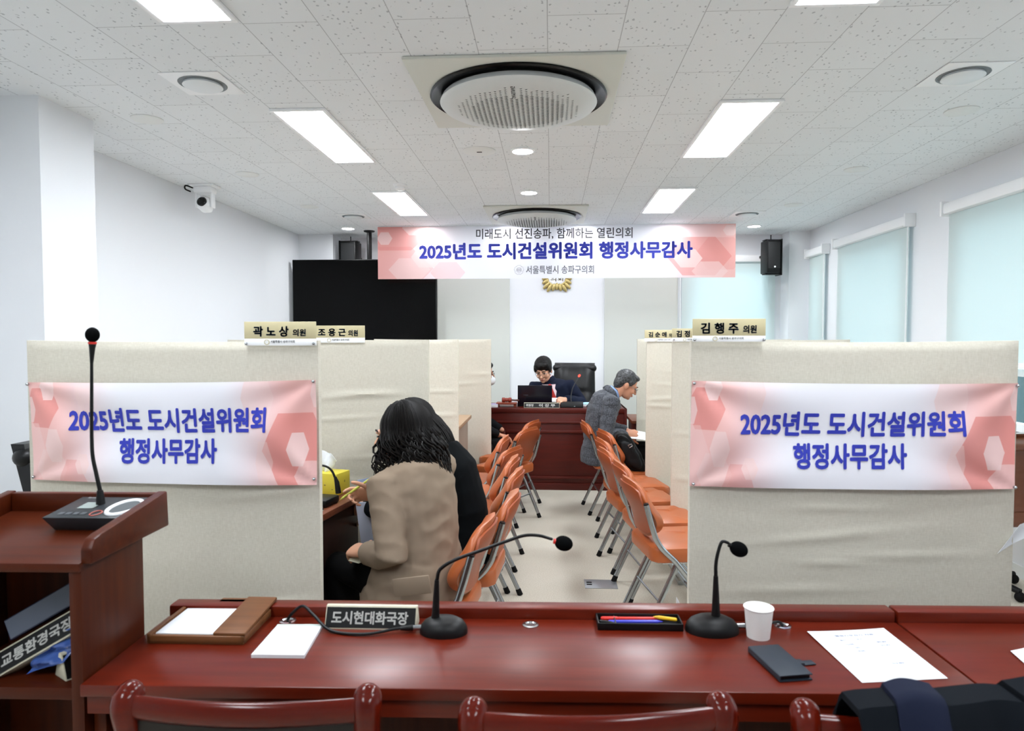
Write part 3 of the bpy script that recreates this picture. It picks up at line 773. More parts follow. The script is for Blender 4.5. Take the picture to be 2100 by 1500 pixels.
def patch(u0, u1, v0, v1, off=.0012): return MB().add([um(u0, v0, off), um(u1, v0, off), um(u1, v1, off), um(u0, v1, off)], [[0, 1, 2, 3]])
put('display', patch(.22, .42, .42, .7), M_lcd, t, True, fix=False)
for k in range(4): put('button', patch(.12 + .09 * k, .18 + .09 * k, .14, .24), mat('button_grey', '4a5157', .4), t, True, fix=False)
put('talk_button', MB().sweep([um(.57 + .06 * math.cos(a), .2 + .11 * math.sin(a), .001) for a in [k * math.pi / 10 for k in range(20)]], .0018, n=6, closed=True), mat('button_rim', 'a44a3c', .4), t, True)
put('speaker_ring', MB().sweep([um(.80 + .165 * math.cos(a), .47 + .34 * math.sin(a), .001) for a in [k * math.pi / 16 for k in range(32)]], .0055, n=8, closed=True), M_white, t, True)
g = MB().add([um(.80, .47)] + [um(.80 + .15 * math.cos(a), .47 + .31 * math.sin(a)) for a in [k * math.pi / 16 for k in range(32)]], [[0, k + 1, (k + 1) % 32 + 1] for k in range(32)])
put('speaker_mesh', g, mat('mesh_grey', '4b5053', .7), t, True, fix=False)
g = patch(.43, .50, .93, .97); 
text('lettering', 'Synersis', lambda u, v: um(.12 + .2 * u, .88 + .07 * v, .0015), M_white, t, .01)
MY = 1.79
m = MB(); P = [at(x, y, Y=MY) for x, y in ((207, 1044), (206, 1024), (205, 1006))]
m.sweep(P, [.012, .011, .0075], n=16); put('neck_socket', m, M_black, t, True)
m = MB(); neck(m, [at(x, y, Y=MY) for x, y in ((205, 1006), (197, 970), (190, 935), (188, 890), (188, 800), (188, 745))], .0055, .004); put('gooseneck', m, M_black, t, True)
m = MB(); m.sweep([at(x, y, Y=MY) for x, y in ((188, 745), (189, 715), (189.5, 706))], [.0042, .0075, .0095], n=14); hd = put('microphone_head', m, M_black, t, True)
put('red_ring', MB().sweep([at(189.5, 706, Y=MY), at(189.5, 701.5, Y=MY)], .0105, n=18), M_red, hd, True)
p = at(189.5, 687, Y=MY); put('foam_windscreen', MB().ell(tuple(p), (.0178, .0178, .0205), u=24, v=16), M_foam, hd, True)

# desk microphones
def desk_mic(label, c, rx, ry, stem, pts, head, hr, hdir, ring, conn, cable, rz=0.):
    """stem/pts/head: pixels at the distance of the base"""
    t = thing('desk_microphone', label, 'microphone', (c[0], c[1], DZ), rz)
    Y = c[1]
    prof = [(1, 0), (1.0, .009), (.95, .02), (.82, .031), (.6, .039), (.35, .043), (.001, .044)]
    b = MB(); M = Matrix.Translation((c[0], c[1], DZ)) @ Matrix.Rotation(rz, 4, 'Z') @ Matrix.Diagonal((rx, ry, 1, 1))
    b.lathe(prof, 40, M); put('base', b, M_black, t, True)
    sw = MB().box(-.012, -.004, -.006, .006, .038, .05, .002, Matrix.Translation((c[0] + (.022 if rx > .07 else -.012), c[1] - .005, DZ))); put('switch', sw, M_black, t, True)
    S = [at(x, y, Y=Y) for x, y in stem]; s = MB(); s.sweep([S[0], S[0] * .85 + S[1] * .15, S[1]], [.0125, .011, .0065], n=16); put('stem', s, M_black, t, True)
    g = MB(); neck(g, [at(x, y, Y=Y) for x, y in pts], .0052, .0042); put('gooseneck', g, M_black, t, True)
    h = at(*head, Y=Y); d = Vector(hdir).normalized()
    q = Vector((0, 0, 1)).rotation_difference(d).to_matrix().to_4x4()
    hm = put('foam_windscreen', MB().ell((0, 0, 0), (hr * .88, hr * .88, hr * 1.08), Matrix.Translation(h) @ q, 24, 16), M_foam, t, True)
    if ring: put('red_ring', MB().sweep([h - d * hr * 1.22, h - d * hr * .95], .0072, n=16), M_red, t, True)
    else: put('head_collar', MB().sweep([h - d * hr * 1.3, h - d * hr * .9], .0065, n=16), M_black, t, True)
    a, b2 = [Vector(v) for v in conn]
    put('plug', MB().sweep([a, b2], .0075, n=14), M_steel, t, True)
    cb = MB(); P = smooth(cable, 8); cb.sweep(P, .0042, n=8, round_ends=True); cab = put('cable', cb, M_black, t, True)
    d2 = (Vector(cable[1]) - b2).normalized(); put('plug_boot', MB().sweep([b2, b2 + d2 * .018, b2 + d2 * .035], [.0085, .0075, .005], n=12), M_black, t, True)
    return t
g0 = at(590, 1275, Z=DZ)
desk_mic('desk microphone on a gooseneck bent to the right, beside the black name plate', (-.292, 1.838), .066, .048, ((893, 1272), (896, 1190)),
    ((896, 1190), (903, 1168), (935, 1148), (985, 1130), (1040, 1110), (1075, 1099), (1105, 1099), (1131, 1106)), (1156, 1115), .0232, (1, .1, -.25), True,
    [(-.352, 1.835, DZ + .013), (-.376, 1.832, DZ + .013)], [(-.376, 1.832, DZ + .013), (-.42, 1.825, DZ + .012), (-.50, 1.80, DZ + .006), (-.60, 1.815, DZ + .006), (-.665, 1.86, DZ + .03), (-.705, 1.885, DZ + .045), tuple(g0 + Vector((.012, 0, .022))), tuple(g0 + Vector((0, 0, .004)))])
g1 = at(1605, 1285, Z=DZ)
desk_mic('desk microphone with a short upright gooseneck, beside the paper cup', (.448, 1.888), .073, .052, ((1468, 1262), (1468, 1182)),
    ((1468, 1182), (1468, 1160), (1471, 1140), (1478, 1116), (1484, 1111), (1493, 1114)), (1515, 1127), .0235, (1, 0, -.45), False,
    [(.516, 1.892, DZ + .014), (.538, 1.894, DZ + .014)], [(.538, 1.894, DZ + .014), (.57, 1.905, DZ + .012), (.61, 1.918, DZ + .012), tuple(g1 + Vector((-.012, 0, .012))), tuple(g1 + Vector((0, 0, .003)))])

wedge_sign('black name plate with white Korean lettering standing on the desk', .257, .058, (-.50, 1.872, DZ), DR * .5, [('도시현대화국장', (.06, .92, .18, .82))], None, .062, .03)
# memo tray
t = thing('memo_tray', 'walnut memo tray holding white paper, on the left of the desk', 'desk tray', tuple(at(385, 1290, Z=DZ)))
o = t.location; TX, TY = .262, .232
t.location = o = Vector((-.94, 1.842, DZ)); t.rotation_euler.z = .02; ROOTM[t.name] = Matrix.Translation(o) @ Matrix.Rotation(.02, 4, 'Z')
a, b = TX / 2, TY / 2
put('tray_body', MB().box(-a, a, -b, b, 0, .008, .002).box(-a, -a + .012, -b, b, .0, .026, .003).box(-a, a, -b, -b + .012, 0, .022, .003).box(a - .012, a, -b, b, 0, .022, .003), M_walnut, t)
put('memo_paper', MB().box(-a + .016, .04, -b + .016, b - .016, .008, .022, .001), M_paper, t)
put('pen_lid', MB().box(.045, a + .002, -b + .006, b, .026, .036, .004, Matrix.Rotation(R(3), 4, 'X')), M_walnut, t)
put('end_block', MB().box(-.04, .05, b - .018, b + .016, .0, .03, .003), M_walnut, t)
put('clip', MB().box(.055, .1, -b + .014, -b + .03, .018, .025, .002), M_red, t)
t = thing('notepad', 'blank white notepad lying before the black name plate', 'notepad', tuple(at(588, 1318, Z=DZ)))
c4 = [at(x, y, Z=DZ + .009) for x, y in ((515, 1343), (624, 1344), (661, 1282), (569, 1282))]
g = MB(); lo = [Vector((p.x, p.y, DZ)) for p in c4]; g.add(lo + c4, [[3, 2, 1, 0], [4, 5, 6, 7], [0, 1, 5, 4], [1, 2, 6, 5], [2, 3, 7, 6], [3, 0, 4, 7]])
put('page_block', g, M_paper, t, True)
e = MB(); p, q = c4[3], c4[2]; d = (q - p).normalized(); e.box(0, (q - p).length, -.008, .001, -.0085, .0012, 0, Matrix.Translation(p) @ Matrix.Rotation(math.atan2(d.y, d.x), 4, 'Z')); put('glue_binding', e, mat('pale_green_glue', 'c9d6cf', .5), t, True)

# pen tray and the pens in it
t = thing('pen_tray', 'narrow black pen tray between the two desk microphones', 'pen tray', (.25, 1.912, DZ), .02)
a, b = .118, .036
g = MB().box(-a, a, -b, b, 0, .004, .001)
for q in ((-a, a, -b, -b + .004), (-a, a, b - .004, b), (-a, -a + .004, -b, b), (a - .004, a, -b, b)): g.box(*q, .0, .02, .0015)
put('tray_body', g, M_black, t)
put('divider', MB().box(-a + .05, -a + .053, -b + .004, b - .004, .004, .016), M_black, t)
def pen(label, p, q, r, body, tip, cat='pen', cap=None, z=DZ + .011):
    p, q = Vector((*p, z)) if len(p) == 2 else Vector(p), Vector((*q, z)) if len(q) == 2 else Vector(q); d = (q - p).normalized(); L = (q - p).length
    t = thing('pen' if cat == 'pen' else cat, label, cat, tuple(p), 0, 'pens in the black tray' if z == DZ + .011 else None)
    put('barrel', MB().sweep([p, q - d * .016], r, n=12, round_ends=True), body, t, True)
    put('tip', MB().sweep([q - d * .016, q - d * .005, q], [r * .95, r * .5, r * .15], n=12), tip, t, True)
    if cap: put('cap', MB().sweep([p, p + d * .04], r * 1.18, n=12, round_ends=True), cap, t, True)
    return t
pen('red pen lying along the back of the black pen tray', (.15, 1.928), (.325, 1.936), .005, M_red, M_red, cap=M_red)
pen('blue pen lying in the middle of the black pen tray', (.168, 1.906), (.318, 1.915), .005, mat('blue_pen', '3a3fc0', .35), mat('blue_pen', '3a3fc0', .35))
pen('short yellow pen lying across the right end of the black pen tray', (.352, 1.912), (.293, 1.929), .0052, mat('yellow_pen', 'e8b81c', .4), mat('yellow_pen', 'e8b81c', .4), z=DZ + .019)
pen('thin orange pencil in front of the blue pen in the black tray', (.33, 1.896), (.26, 1.892), .0036, mat('orange_pencil', 'd4832a', .45), M_walnut, z=DZ + .0085)
pen('black pen at the left end of the black pen tray', (.143, 1.907), (.185, 1.895), .0048, M_black, M_black)

# paper cup
c = at(1555, 1306, Z=DZ)
t = thing('paper_cup', 'white paper cup standing by the right desk microphone', 'cup', tuple(c))
put('cup_wall', MB().lathe([(.001, .004), (.0275, .003), (.0285, .0), (.030, .0), (.0375, .078), (.0395, .0795), (.0395, .082), (.0375, .0825), (.0362, .080), (.029, .006), (.001, .006)], 36, cap=False), M_cup, t)
put('rolled_rim', MB().sweep([(.0382 * math.cos(a), .0382 * math.sin(a), .081) for a in [k * math.pi / 18 for k in range(36)]], .0018, n=8, closed=True), M_cup, t)
# phone in its case
c4 = [at(x, y, Z=DZ + .016) for x, y in ((1583, 1386), (1651, 1381), (1613, 1324), (1548, 1326))]
ctr = sum(c4, Vector()) / 4; ax = (c4[1] - c4[0] + c4[2] - c4[3]).normalized(); ang = math.atan2(ax.y, ax.x) + .03
t = thing('smartphone', 'phone in a dark blue leather wallet case on the desk, by the printed sheet', 'phone', (ctr.x, ctr.y, DZ), ang)
put('case_back', MB().box(-.041, .041, -.079, .079, 0, .004, .0015), M_navycase, t)
put('phone_body', MB().box(-.037, .037, -.075, .075, .004, .0125, .003), M_black, t)
put('case_front', MB().box(-.041, .041, -.079, .079, .0128, .0165, .0016), M_navycase, t)
put('case_spine', MB().box(-.0425, -.039, -.079, .079, .001, .0155, .0015), M_navycase, t)
put('strap', MB().box(.035, .062, -.012, .012, .005, .008, .001).box(.056, .092, -.011, .011, .001, .004, .0012), M_navycase, t)
# printed sheet
def paper_sheet(label, c4, z, curl=.002, name='paper_sheet', m=None):
    P = [at(x, y, Z=z) for x, y in c4]; ctr = sum(P, Vector()) / 4
    t = thing(name, label, 'paper', tuple(ctr))
    def fn(u, v):
        p = (P[0] * (1 - u) + P[1] * u) * (1 - v) + (P[3] * (1 - u) + P[2] * u) * v
        p.z = z + .0012 + curl * (2 * u - 1) ** 2 * v; return p, Vector((0, 0, 1))
    put('page', MB().sheet(10, 12, fn, .0006), m or M_paper, t, True)
    return t, (lambda u, v: fn(u, v)[0] + Vector((0, 0, .0006)))
t, pf = paper_sheet('printed white sheet lying on the desk right of the phone', ((1768, 1402), (1944, 1393), (1812, 1291), (1655, 1298)), DZ)
faint = mat('faint_print', '7484b4', .6)
def seg(u0, u1, v0, v1): return lambda u, v: pf(u0 + (u1 - u0) * u, v0 + (v1 - v0) * v)
for k, (w, bx) in enumerate((('행정사무감사 자료', (.28, .78, .86, .9)), ('일시', (.28, .36, .77, .8)), ('장소', (.5, .58, .78, .81)), ('10:00', (.3, .4, .68, .71)), ('11:00', (.32, .42, .61, .64)), ('14:00', (.34, .44, .54, .57)), ('위원', (.7, .82, .7, .73)), ('위원', (.7, .82, .63, .66)), ('의회', (.58, .72, .28, .31)))):
    text('print', w, seg(*bx), faint, t, .01)
paper_sheet('white sheet at the right edge of the picture on the right desk section', ((2115, 1375), (2200, 1345), (2150, 1318), (2072, 1338)), DZ + .001)

# ---------------------------------------------------------------- wooden armless chairs in front
def wooden_chair(label, x, y, rz):
    t = thing('wooden_chair', label, 'chair', (x, y, 0), rz, 'polished wooden chairs along the near edge')
    H = .835
    for sx in (-1, 1):
        P = smooth([(sx * .215, -.06, 0), (sx * .218, -.0, .25), (sx * .222, .012, .48), (sx * .232, -.012, .70), (sx * .238, -.03, H - .03), (sx * .236, -.018, H - .008)], 5)
        put('back_post', MB().sweep(P, [.018 + .010 * min(1, k / (len(P) - 1) * 1.1) for k in range(len(P))], n=14, round_ends=True), M_chairwood, t)
    def rail(u):
        x_ = -.225 + .45 * u; return Vector((x_, -.03 - .025 * math.sin(u * math.pi), H - .025))
    put('top_rail', MB().sweep([rail(k / 16) for k in range(17)], (.014, .024), side=(0, 1, 0), n=20), M_chairwood, t)
    def bp(u, v):
        x_ = -.212 + .424 * u; z = .50 + (H - .05 - .50) * v; return Vector((x_, -.006 - .025 * math.sin(u * math.pi) - .014 * v, z)), Vector((0, -1, 0))
    put('back_pad', MB().sheet(14, 10, bp, .028), mat('dark_leatherette', '130d0b', .4, spec=.3), t)
    put('lower_rail', MB().sweep([(-.22, .005, .48), (.22, .005, .48)], (.012, .02), side=(0, 1, 0), n=12), M_chairwood, t)
    put('seat', MB().box(-.22, .22, .01, .43, .42, .47, .018, seg=3), mat('dark_leatherette', '130d0b', .4, spec=.3), t)
    put('seat_frame', MB().box(-.21, .21, .02, .42, .385, .42, .004), M_chairwood, t)
    for sx in (-1, 1): put('front_leg', MB().sweep([(sx * .195, .40, 0), (sx * .195, .40, .39)], [.014, .019], n=12), M_chairwood, t)
    return t
wooden_chair('polished wooden chair on the left, before the notepad', -.592, 1.30, .03)
wooden_chair('polished wooden chair in the middle, before the pen tray', .09, 1.293, .10)
wooden_chair('polished wooden chair on the right, under the dark coat', .712, 1.31, .05)
t = thing('draped_coat', 'dark navy coat draped over the right wooden chair', 'coat', (.80, 1.285, .845), .05)
def coat(u, v):
    x = -.262 + .66 * u; s = (v - .5) * 2
    zt = .018 + .022 * math.sin(u * 2.6 + .4) + .010 * noise.noise((u * 5, 0, 3)) + .012 * (abs(u - .55) < .2) * 0
    fold = (.013 * math.sin(u * 24 + s * 1.5) + .007 * math.sin(u * 51 - s * 3)) * min(1, abs(s) * 2) + .012 * noise.noise((u * 7, v * 3, 8))
    y = -.035 + (.055 + .05 * abs(s)) * (1 if s > 0 else -1) * min(1, abs(s) * 3.2) ** .6 + fold
    z = zt - .42 * max(0, abs(s) - .12) + (-.02 if abs(s) > .8 else 0)
    n = Vector((0, s if abs(s) > .2 else 0, .3 if abs(s) > .2 else 1)).normalized()
    return Vector((x, y, z)), n
put('coat_body', MB().sheet(60, 40, coat, .012), mat('navy_wool', '0a0f15', .95, spec=.15), t)
def band(u, v): 
    p, n = coat(.10 + .13 * u, .10 + .72 * v); return p + n * .009 + Vector((0.05 * (v - .5), 0, .0)), n
put('sleeve', MB().sheet(14, 24, lambda u, v: (lambda pn: (pn[0] + pn[1] * .018 * math.sin(math.pi * u) * .4, pn[1]))(band(u, v)), .012), mat('navy_sleeve', '10162a', .9, spec=.2), t)
put('collar', MB().sheet(16, 10, lambda u, v: (lambda pn: (pn[0] + pn[1] * (.012 + .012 * math.sin(math.pi * u)), pn[1]))(coat(.44 + .18 * u, .2 + .42 * v)), .01), mat('navy_wool', '0a0f15', .95, spec=.15), t)

# ---------------------------------------------------------------- orange folding chairs
def folding_chair(label, x, y, rz, tape=False):
    t = thing('folding_chair', label, 'chair', (x, y, 0), rz, 'orange padded folding chairs')
    for sx in (-1, 1):
        X = sx * .205
        P = [Vector((X, -.252, .70)), Vector((X, -.224, .60))] + smooth([(X, -.202, .53), (X, -.168, .475), (X, -.10, .41)], 5)[0:] + [Vector((X, .215, .02))]
        put('side_tube', MB().sweep(P, .0145, n=12), M_steel, t)
        put('tube_end', MB().sweep([(X, -.252, .699), (X, -.2542, .706)], .013, n=12), M_black, t)
        put('rear_leg', MB().sweep([(X * .90, -.06, .43), (X * .92, -.255, .02)], .0135, n=12), M_steel, t)
        put('leg_joint', MB().sweep([(X * .90, -.07, .408), (X * .905, -.098, .35)], .0165, n=12), M_black if tape else M_steel, t)
        put('foot_cap', MB().sweep([(X, .205, .033), (X, .22, .0)], [.0165, .018], n=14), M_rubber, t)
        put('foot_cap', MB().sweep([(X * .92, -.247, .036), (X * .92, -.262, .0)], [.0155, .017], n=14), M_rubber, t)
        put('seat_bracket', MB().box(X * .93 - .003, X * .93 + .003, -.16, .12, .392, .418, .001).sweep([(X * .96, -.14, .405), (X * .9, -.14, .405)], .007, n=8).sweep([(X * .96, .06, .405), (X * .9, .06, .405)], .007, n=8), M_alu, t)
        if tape: put('tape_band', MB().sweep([(X, -.088, .397), (X, -.068, .371)], .0134, n=12), mat('yellow_tape', 'cfc65a', .5), t)
    put('cross_bar', MB().sweep([(-.19, -.175, .2), (.19, -.175, .2)], .006, n=8), M_steel, t)
    put('cross_bar', MB().sweep([(-.2, .105, .155), (.2, .105, .155)], .006, n=8), M_steel, t)
    def out(q, w, d): return (w * max(-1, min(1, 1.35 * math.cos(q))) * (1 - 0), d * max(-1, min(1, 1.25 * math.sin(q))))
    # seat pad: rounded cushion, front edge turned down
    def ring(s, z):
        return [Vector((*[a + b for a, b in zip(out(2 * math.pi * k / 40, .205 * s, .205 * s), (0, -.01))], z - (.012 if math.sin(2 * math.pi * k / 40) > .7 else 0))) for k in range(40)]
    sp = MB(); rs = [ring(.955, .398), ring(.99, .404), ring(1.0, .425), ring(1.0, .456), ring(.975, .470), ring(.85, .478), ring(.4, .481)]
    sp.add([p for r in rs for p in r], [[i * 40 + k, i * 40 + (k + 1) % 40, (i + 1) * 40 + (k + 1) % 40, (i + 1) * 40 + k] for i in range(6) for k in range(40)] + [list(range(40))[::-1], [240 + k for k in range(40)]])
    put('seat', sp, M_orange, t)
    # back pad, bowed and rolled at the top
    def back(u, v, off):
        w = .203 * (1 - .20 * abs(2 * v - 1) ** 3) ; x_ = (2 * u - 1)
        r = .26; zc = .505 + .295 * v - .05 * abs(x_) ** 4 * (1 if v > .5 else -1) * abs(2 * v - 1)
        yy = -.175 - .28 * (zc - .50) - .035 * (1 - x_ * x_) + .012 * math.sin(v * 6.0)
        return Vector((x_ * w, yy + off, zc))
    def front(u, v):
        e = (max(0, 1 - abs(2 * u - 1) ** 3) ** .5) * (max(0, 1 - abs(2 * v - 1) ** 2.4) ** .5)
        return back(u, v, .078 * e + .012 * e * math.sin(v * 5.5 + .6))
    fp = MB(); fp.grid(18, 16, front); fp.grid(18, 16, lambda u, v: back(1 - u, v, -.004))
    o = 19 * 17; rim = list(range(19)) + [j * 19 + 18 for j in range(1, 17)] + [16 * 19 + i for i in range(17, -1, -1)] + [j * 19 for j in range(15, 0, -1)]
    opp = lambda i: o + (i // 19) * 19 + 18 - i % 19
    for k in range(len(rim)): a, b = rim[k], rim[(k + 1) % len(rim)]; fp.f.append([a, b, opp(b), opp(a)]); fp.m.append(0)
    put('back_pad', fp, M_orange, t, angle=60)
    bp = MB().sheet(16, 12, lambda u, v: (back(.06 + .88 * u, .06 + .86 * v, -.011), Vector((0, -1, 0))), .010)
    pl = put('back_panel', bp, M_orangeback, t)
    rv = MB()
    for sx in (-1, 1):
        for z in (.6, .66, .70): rv.ell((sx * .195, -.225 - .3 * (z - .62) - .004, z), .006, u=8, v=6)
    put('rivets', rv, M_chrome, t)
    return t
fc = folding_chair('orange folding chair nearest the front in the right row, beside the front right screen', .66, 3.60, R(-88))
def chair_at(px, Yb, rz, label, left=True, dx=0.):
    """back of the chair at pixel column px, row distance Yb"""
    x = at(px, 950, Y=Yb).x
    bx = .27
    d = Vector((-math.sin(rz), math.cos(rz)))      # forward
    return dup(fc, label, (x + d.x * bx, Yb + d.y * bx, 0), rz)
def place(o, px, Yb, rz):
    x = at(px, 950, Y=Yb).x; d = Vector((-math.sin(rz), math.cos(rz))); o.location = (x + d.x * .27, Yb + d.y * .27, 0); o.rotation_euler.z = rz
    ROOTM[o.name] = Matrix.Translation(o.location) @ Matrix.Rotation(rz, 4, 'Z')
place(fc, 1294, 3.60, R(-80))
chair_at(1272, 4.08, R(-82), 'second orange folding chair of the right row, counted from the front')
chair_at(1240, 4.58, R(-80), 'third orange folding chair of the right row, with the chair behind showing past its back')
chair_at(1234, 5.02, R(-80), 'fourth orange folding chair of the right row, just before the one with the bag')
chair_at(1238, 5.50, R(-76), 'orange folding chair with the black bag on its seat')
chair_at(1200, 6.06, R(-84), 'orange folding chair under the man in the grey plaid jacket')
fl = folding_chair('orange folding chair under the woman in the beige jacket', -.5, 2.76, R(80), True)
place(fl, 997, 2.76, R(84))
_fc = fc; fc = fl
chair_at(1050, 3.23, R(86), 'orange folding chair under the woman in the black coat')
chair_at(1060, 3.82, R(84), 'third orange folding chair of the left row, first empty one behind the women')
chair_at(1052, 4.22, R(86), 'fourth orange folding chair of the left row, second empty one behind the women')
chair_at(1052, 4.60, R(70), 'fifth orange folding chair of the left row, its shade-toned back panel turned to view')
chair_at(1034, 5.10, R(86), 'sixth orange folding chair of the left row, beside the third screen')
chair_at(1086, 5.60, R(62), 'orange folding chair before the bench, its shade-toned back panel facing the aisle')
chair_at(1094, 6.10, R(70), 'orange folding chair closest to the bench at the end of the left row')
fc = _fc

# ---------------------------------------------------------------- side desks
def side_desk(label, x, y, rz, depth, y0, y1, H, m_top, m_front):
    t = thing('council_desk', label, 'desk', (x, y, 0), rz)
    s = 1 if depth > 0 else -1; a, b = sorted((0, depth))
    put('desk_top', MB().box(a, b, y0, y1, H - .03, H, .004), m_top, t)
    fx = sorted((.03 * s, .05 * s))
    put('front_panel', MB().box(fx[0], fx[1], y0 + .02, y1 - .02, .03, H - .03, .002), m_front, t)
    for yy in (y0 + .01, y1 - .035): put('side_panel', MB().box(a + .05, b - .05, yy, yy + .025, 0, H - .03, .002), m_front, t)
    return t
LH = .775
side_desk('dark wooden council desk behind the front left screen, beside the seated women', -.945, 3.0, R(-9), -.55, -.44, .27, LH, M_deskwood, M_darkpanel)
side_desk('greyish wooden council desk end peeking out behind the third left screen', -.695, 5.55, 0, -.55, -.42, .42, .855, mat('ash_wood', 'a08468', .5), mat('ash_panel', '8f8172', .5))
side_desk('low mahogany side table right of the bench, behind the man in grey plaid', .775, 6.8, 0, .6, -.28, .3, .745, M_deskwood, M_bench)
# tissue box
t = thing('tissue_box', 'yellow tissue box with a white tissue pulled up, on the left council desk', 'tissue box', (-1.115, 3.27, LH), R(-14))
put('carton', MB().box(-.115, .115, -.06, .06, 0, .105, .003), M_yellow, t)
put('printed_leaves', MB().ell((.05, -.061, .05), (.006, .001, .004), u=8, v=6).ell((-.02, -.061, .07), (.004, .001, .006), u=8, v=6).ell((.09, -.061, .03), (.005, .001, .003), u=8, v=6).ell((.1155, .01, .06), (.001, .006, .006), u=8, v=6), mat('leaf_print', '9a8f35', .5), t)
def tis(u, v):
    a = (u - .5); w = .035 + .05 * v * (1 - .45 * v) 
    return Vector((a * 2 * w + .02 * (v > .9) * a, .012 * math.sin(u * 13) * (1 - .3 * v) + .012 * math.sin(u * 5 + v * 4), .1 + .10 * v - .05 * abs(a) ** 2 * v * 3 + .006 * math.sin(u * 17) * v)), Vector((0, -1, 0))
put('tissue', MB().sheet(28, 14, tis, .002), M_paper, t)
# small mic and plate on the left council desk
t = thing('desk_microphone', 'black gooseneck microphone on the left council desk before the tissue box', 'microphone', (-1.03, 3.02, LH))
MYl = 3.02
put('base', MB().box(-.05, .05, -.065, .065, 0, .035, .01, Matrix.Rotation(R(-10), 4, 'Z')), M_black, t)
m = MB(); m.sweep([at(x, y, Y=MYl) for x, y in ((694, 1012), (691, 990), (687, 978))], [.013, .011, .006], n=14); put('stem', m, M_black, t, True)
m = MB(); neck(m, [at(x, y, Y=MYl) for x, y in ((687, 980), (681, 967), (671, 958), (655, 955), (640, 960))], .0055, .0045); put('gooseneck', m, M_black, t, True)
p = at(632, 963, Y=MYl); put('foam_windscreen', MB().ell(tuple(p), (.022, .018, .018), u=18, v=12), M_foam, t, True)
wedge_sign('black name plate on the left council desk, cut off by the front left screen', .24, .055, (-1.035, 2.80, LH), R(81), [('위원', (.7, .95, .2, .8))], None, .055)
paper_t = thing('paper_stack', 'white papers lying under the microphone on the left council desk', 'paper', (-1.16, 2.98, LH))
put('pages', MB().box(-.09, .08, -.1, .12, 0, .006, .001, Matrix.Rotation(R(-20), 4, 'Z')), M_paper, paper_t)

# ---------------------------------------------------------------- bench at the back
BX0, BX1, BYF, BH = -.64, .752, 6.85, .826
t = thing('chair_bench', 'mahogany presiding bench with moulded front panel at the end of the aisle', 'desk', (.06, BYF, 0))
t.name = 'presiding_bench'; ROOTM['presiding_bench'] = ROOTM.get('chair_bench')
put('bench_top', MB().box(BX0 - .01, BX1 + .01, BYF - .01, BYF + .56, BH - .05, BH, .006), M_bench, t, True)
put('front_panel', MB().box(BX0, BX1, BYF, BYF + .03, .0, BH - .05, .002), M_bench, t, True)
for x in (BX0, BX1 - .03): put('side_panel', MB().box(x, x + .03, BYF + .03, BYF + .54, 0, BH - .05, .002), M_bench, t, True)
put('moulding', MB().box(BX0 + .1, BX1 - .06, BYF - .016, BYF, .672, .695, .006), M_bench, t, True)
fm = MB(); a, b, lo, hi = BX0 + .19, BX1 - .16, .14, .575
for q in ((a, b, hi, hi + .03), (a, b, lo - .03, lo), (a - .03, a, lo - .03, hi + .03), (b, b + .03, lo - .03, hi + .03)): fm.box(q[0], q[1], BYF - .018, BYF, q[2], q[3], .007)
put('panel_frame', fm, M_bench, t, True)
put('plinth', MB().box(BX0 - .01, BX1 + .01, BYF - .014, BYF, 0, .07, .004), M_bench, t, True)
put('end_post', MB().box(BX1 - .015, BX1 + .012, BYF - .012, BYF + .56, 0, BH + .0, .004), M_bench, t, True)
# on the bench
LY = 7.0
a, b = at(1061.5, 838, Y=LY), at(1132, 796, Y=LY)
t = thing('laptop', 'black laptop open towards the seated man, its lid facing the aisle', 'laptop', ((a.x + b.x) / 2, LY + .02, BH), R(3))
w = (b.x - a.x) / 2
put('keyboard_base', MB().box(-w, w, .0, .24, .0, .018, .004), M_black, t)
put('lid', MB().box(-w, w, -.007, .004, .0, .215, .004, Matrix.Translation((0, .0, .012)) @ Matrix.Rotation(R(12), 4, 'X')), mat('laptop_lid', '0d0f1c', .25), t)
put('screen', MB().box(-w + .01, w - .01, .004, .0055, .01, .205, 0, Matrix.Translation((0, .0, .012)) @ Matrix.Rotation(R(12), 4, 'X')), M_blackgloss, t)
put('lid_badge', MB().box(-.12, -.07, -.009, -.0065, .11, .116, 0, Matrix.Translation((0, .0, .012)) @ Matrix.Rotation(R(12), 4, 'X')), mat('badge_grey', '3c3e48', .4), t)
p = at(1111, 841, Y=6.885)
wedge_sign('black and ivory name plate with white lettering on the bench front', .36, .052, (p.x, 6.895, BH), 0, [('위원장', (.05, .27, .2, .8)), ('이 강 무', (.42, .88, .16, .84))], None, .05)
p = at(1173, 838, Y=6.93)
t = thing('conference_microphone_unit', 'black conference unit with thin lit gooseneck on the bench', 'microphone', (p.x, 6.96, BH), R(-2))
put('housing', MB().prism([(-.06, 0), (.07, 0), (.07, .055), (-.05, .045)], -.115, .115, RX, bev=.005), M_black, t)
put('button', MB().box(.02, .035, -.062, -.056, .012, .02, 0), M_lcd, t)
m = MB(); neck(m, [at(x, y, Y=6.97) for x, y in ((1172, 830), (1171, 815), (1174, 798), (1182, 782), (1187, 774))], .0055, .0045); put('gooseneck', m, mat('neck_grey', '3a3c3e', .4), t, True)
hp = at(1188, 771, Y=6.97); put('lit_ring', MB().sweep([hp - Vector((.003, 0, .004)), hp + Vector((.003, 0, .004))], .0105, n=16, round_ends=True), M_ledred, t, True)
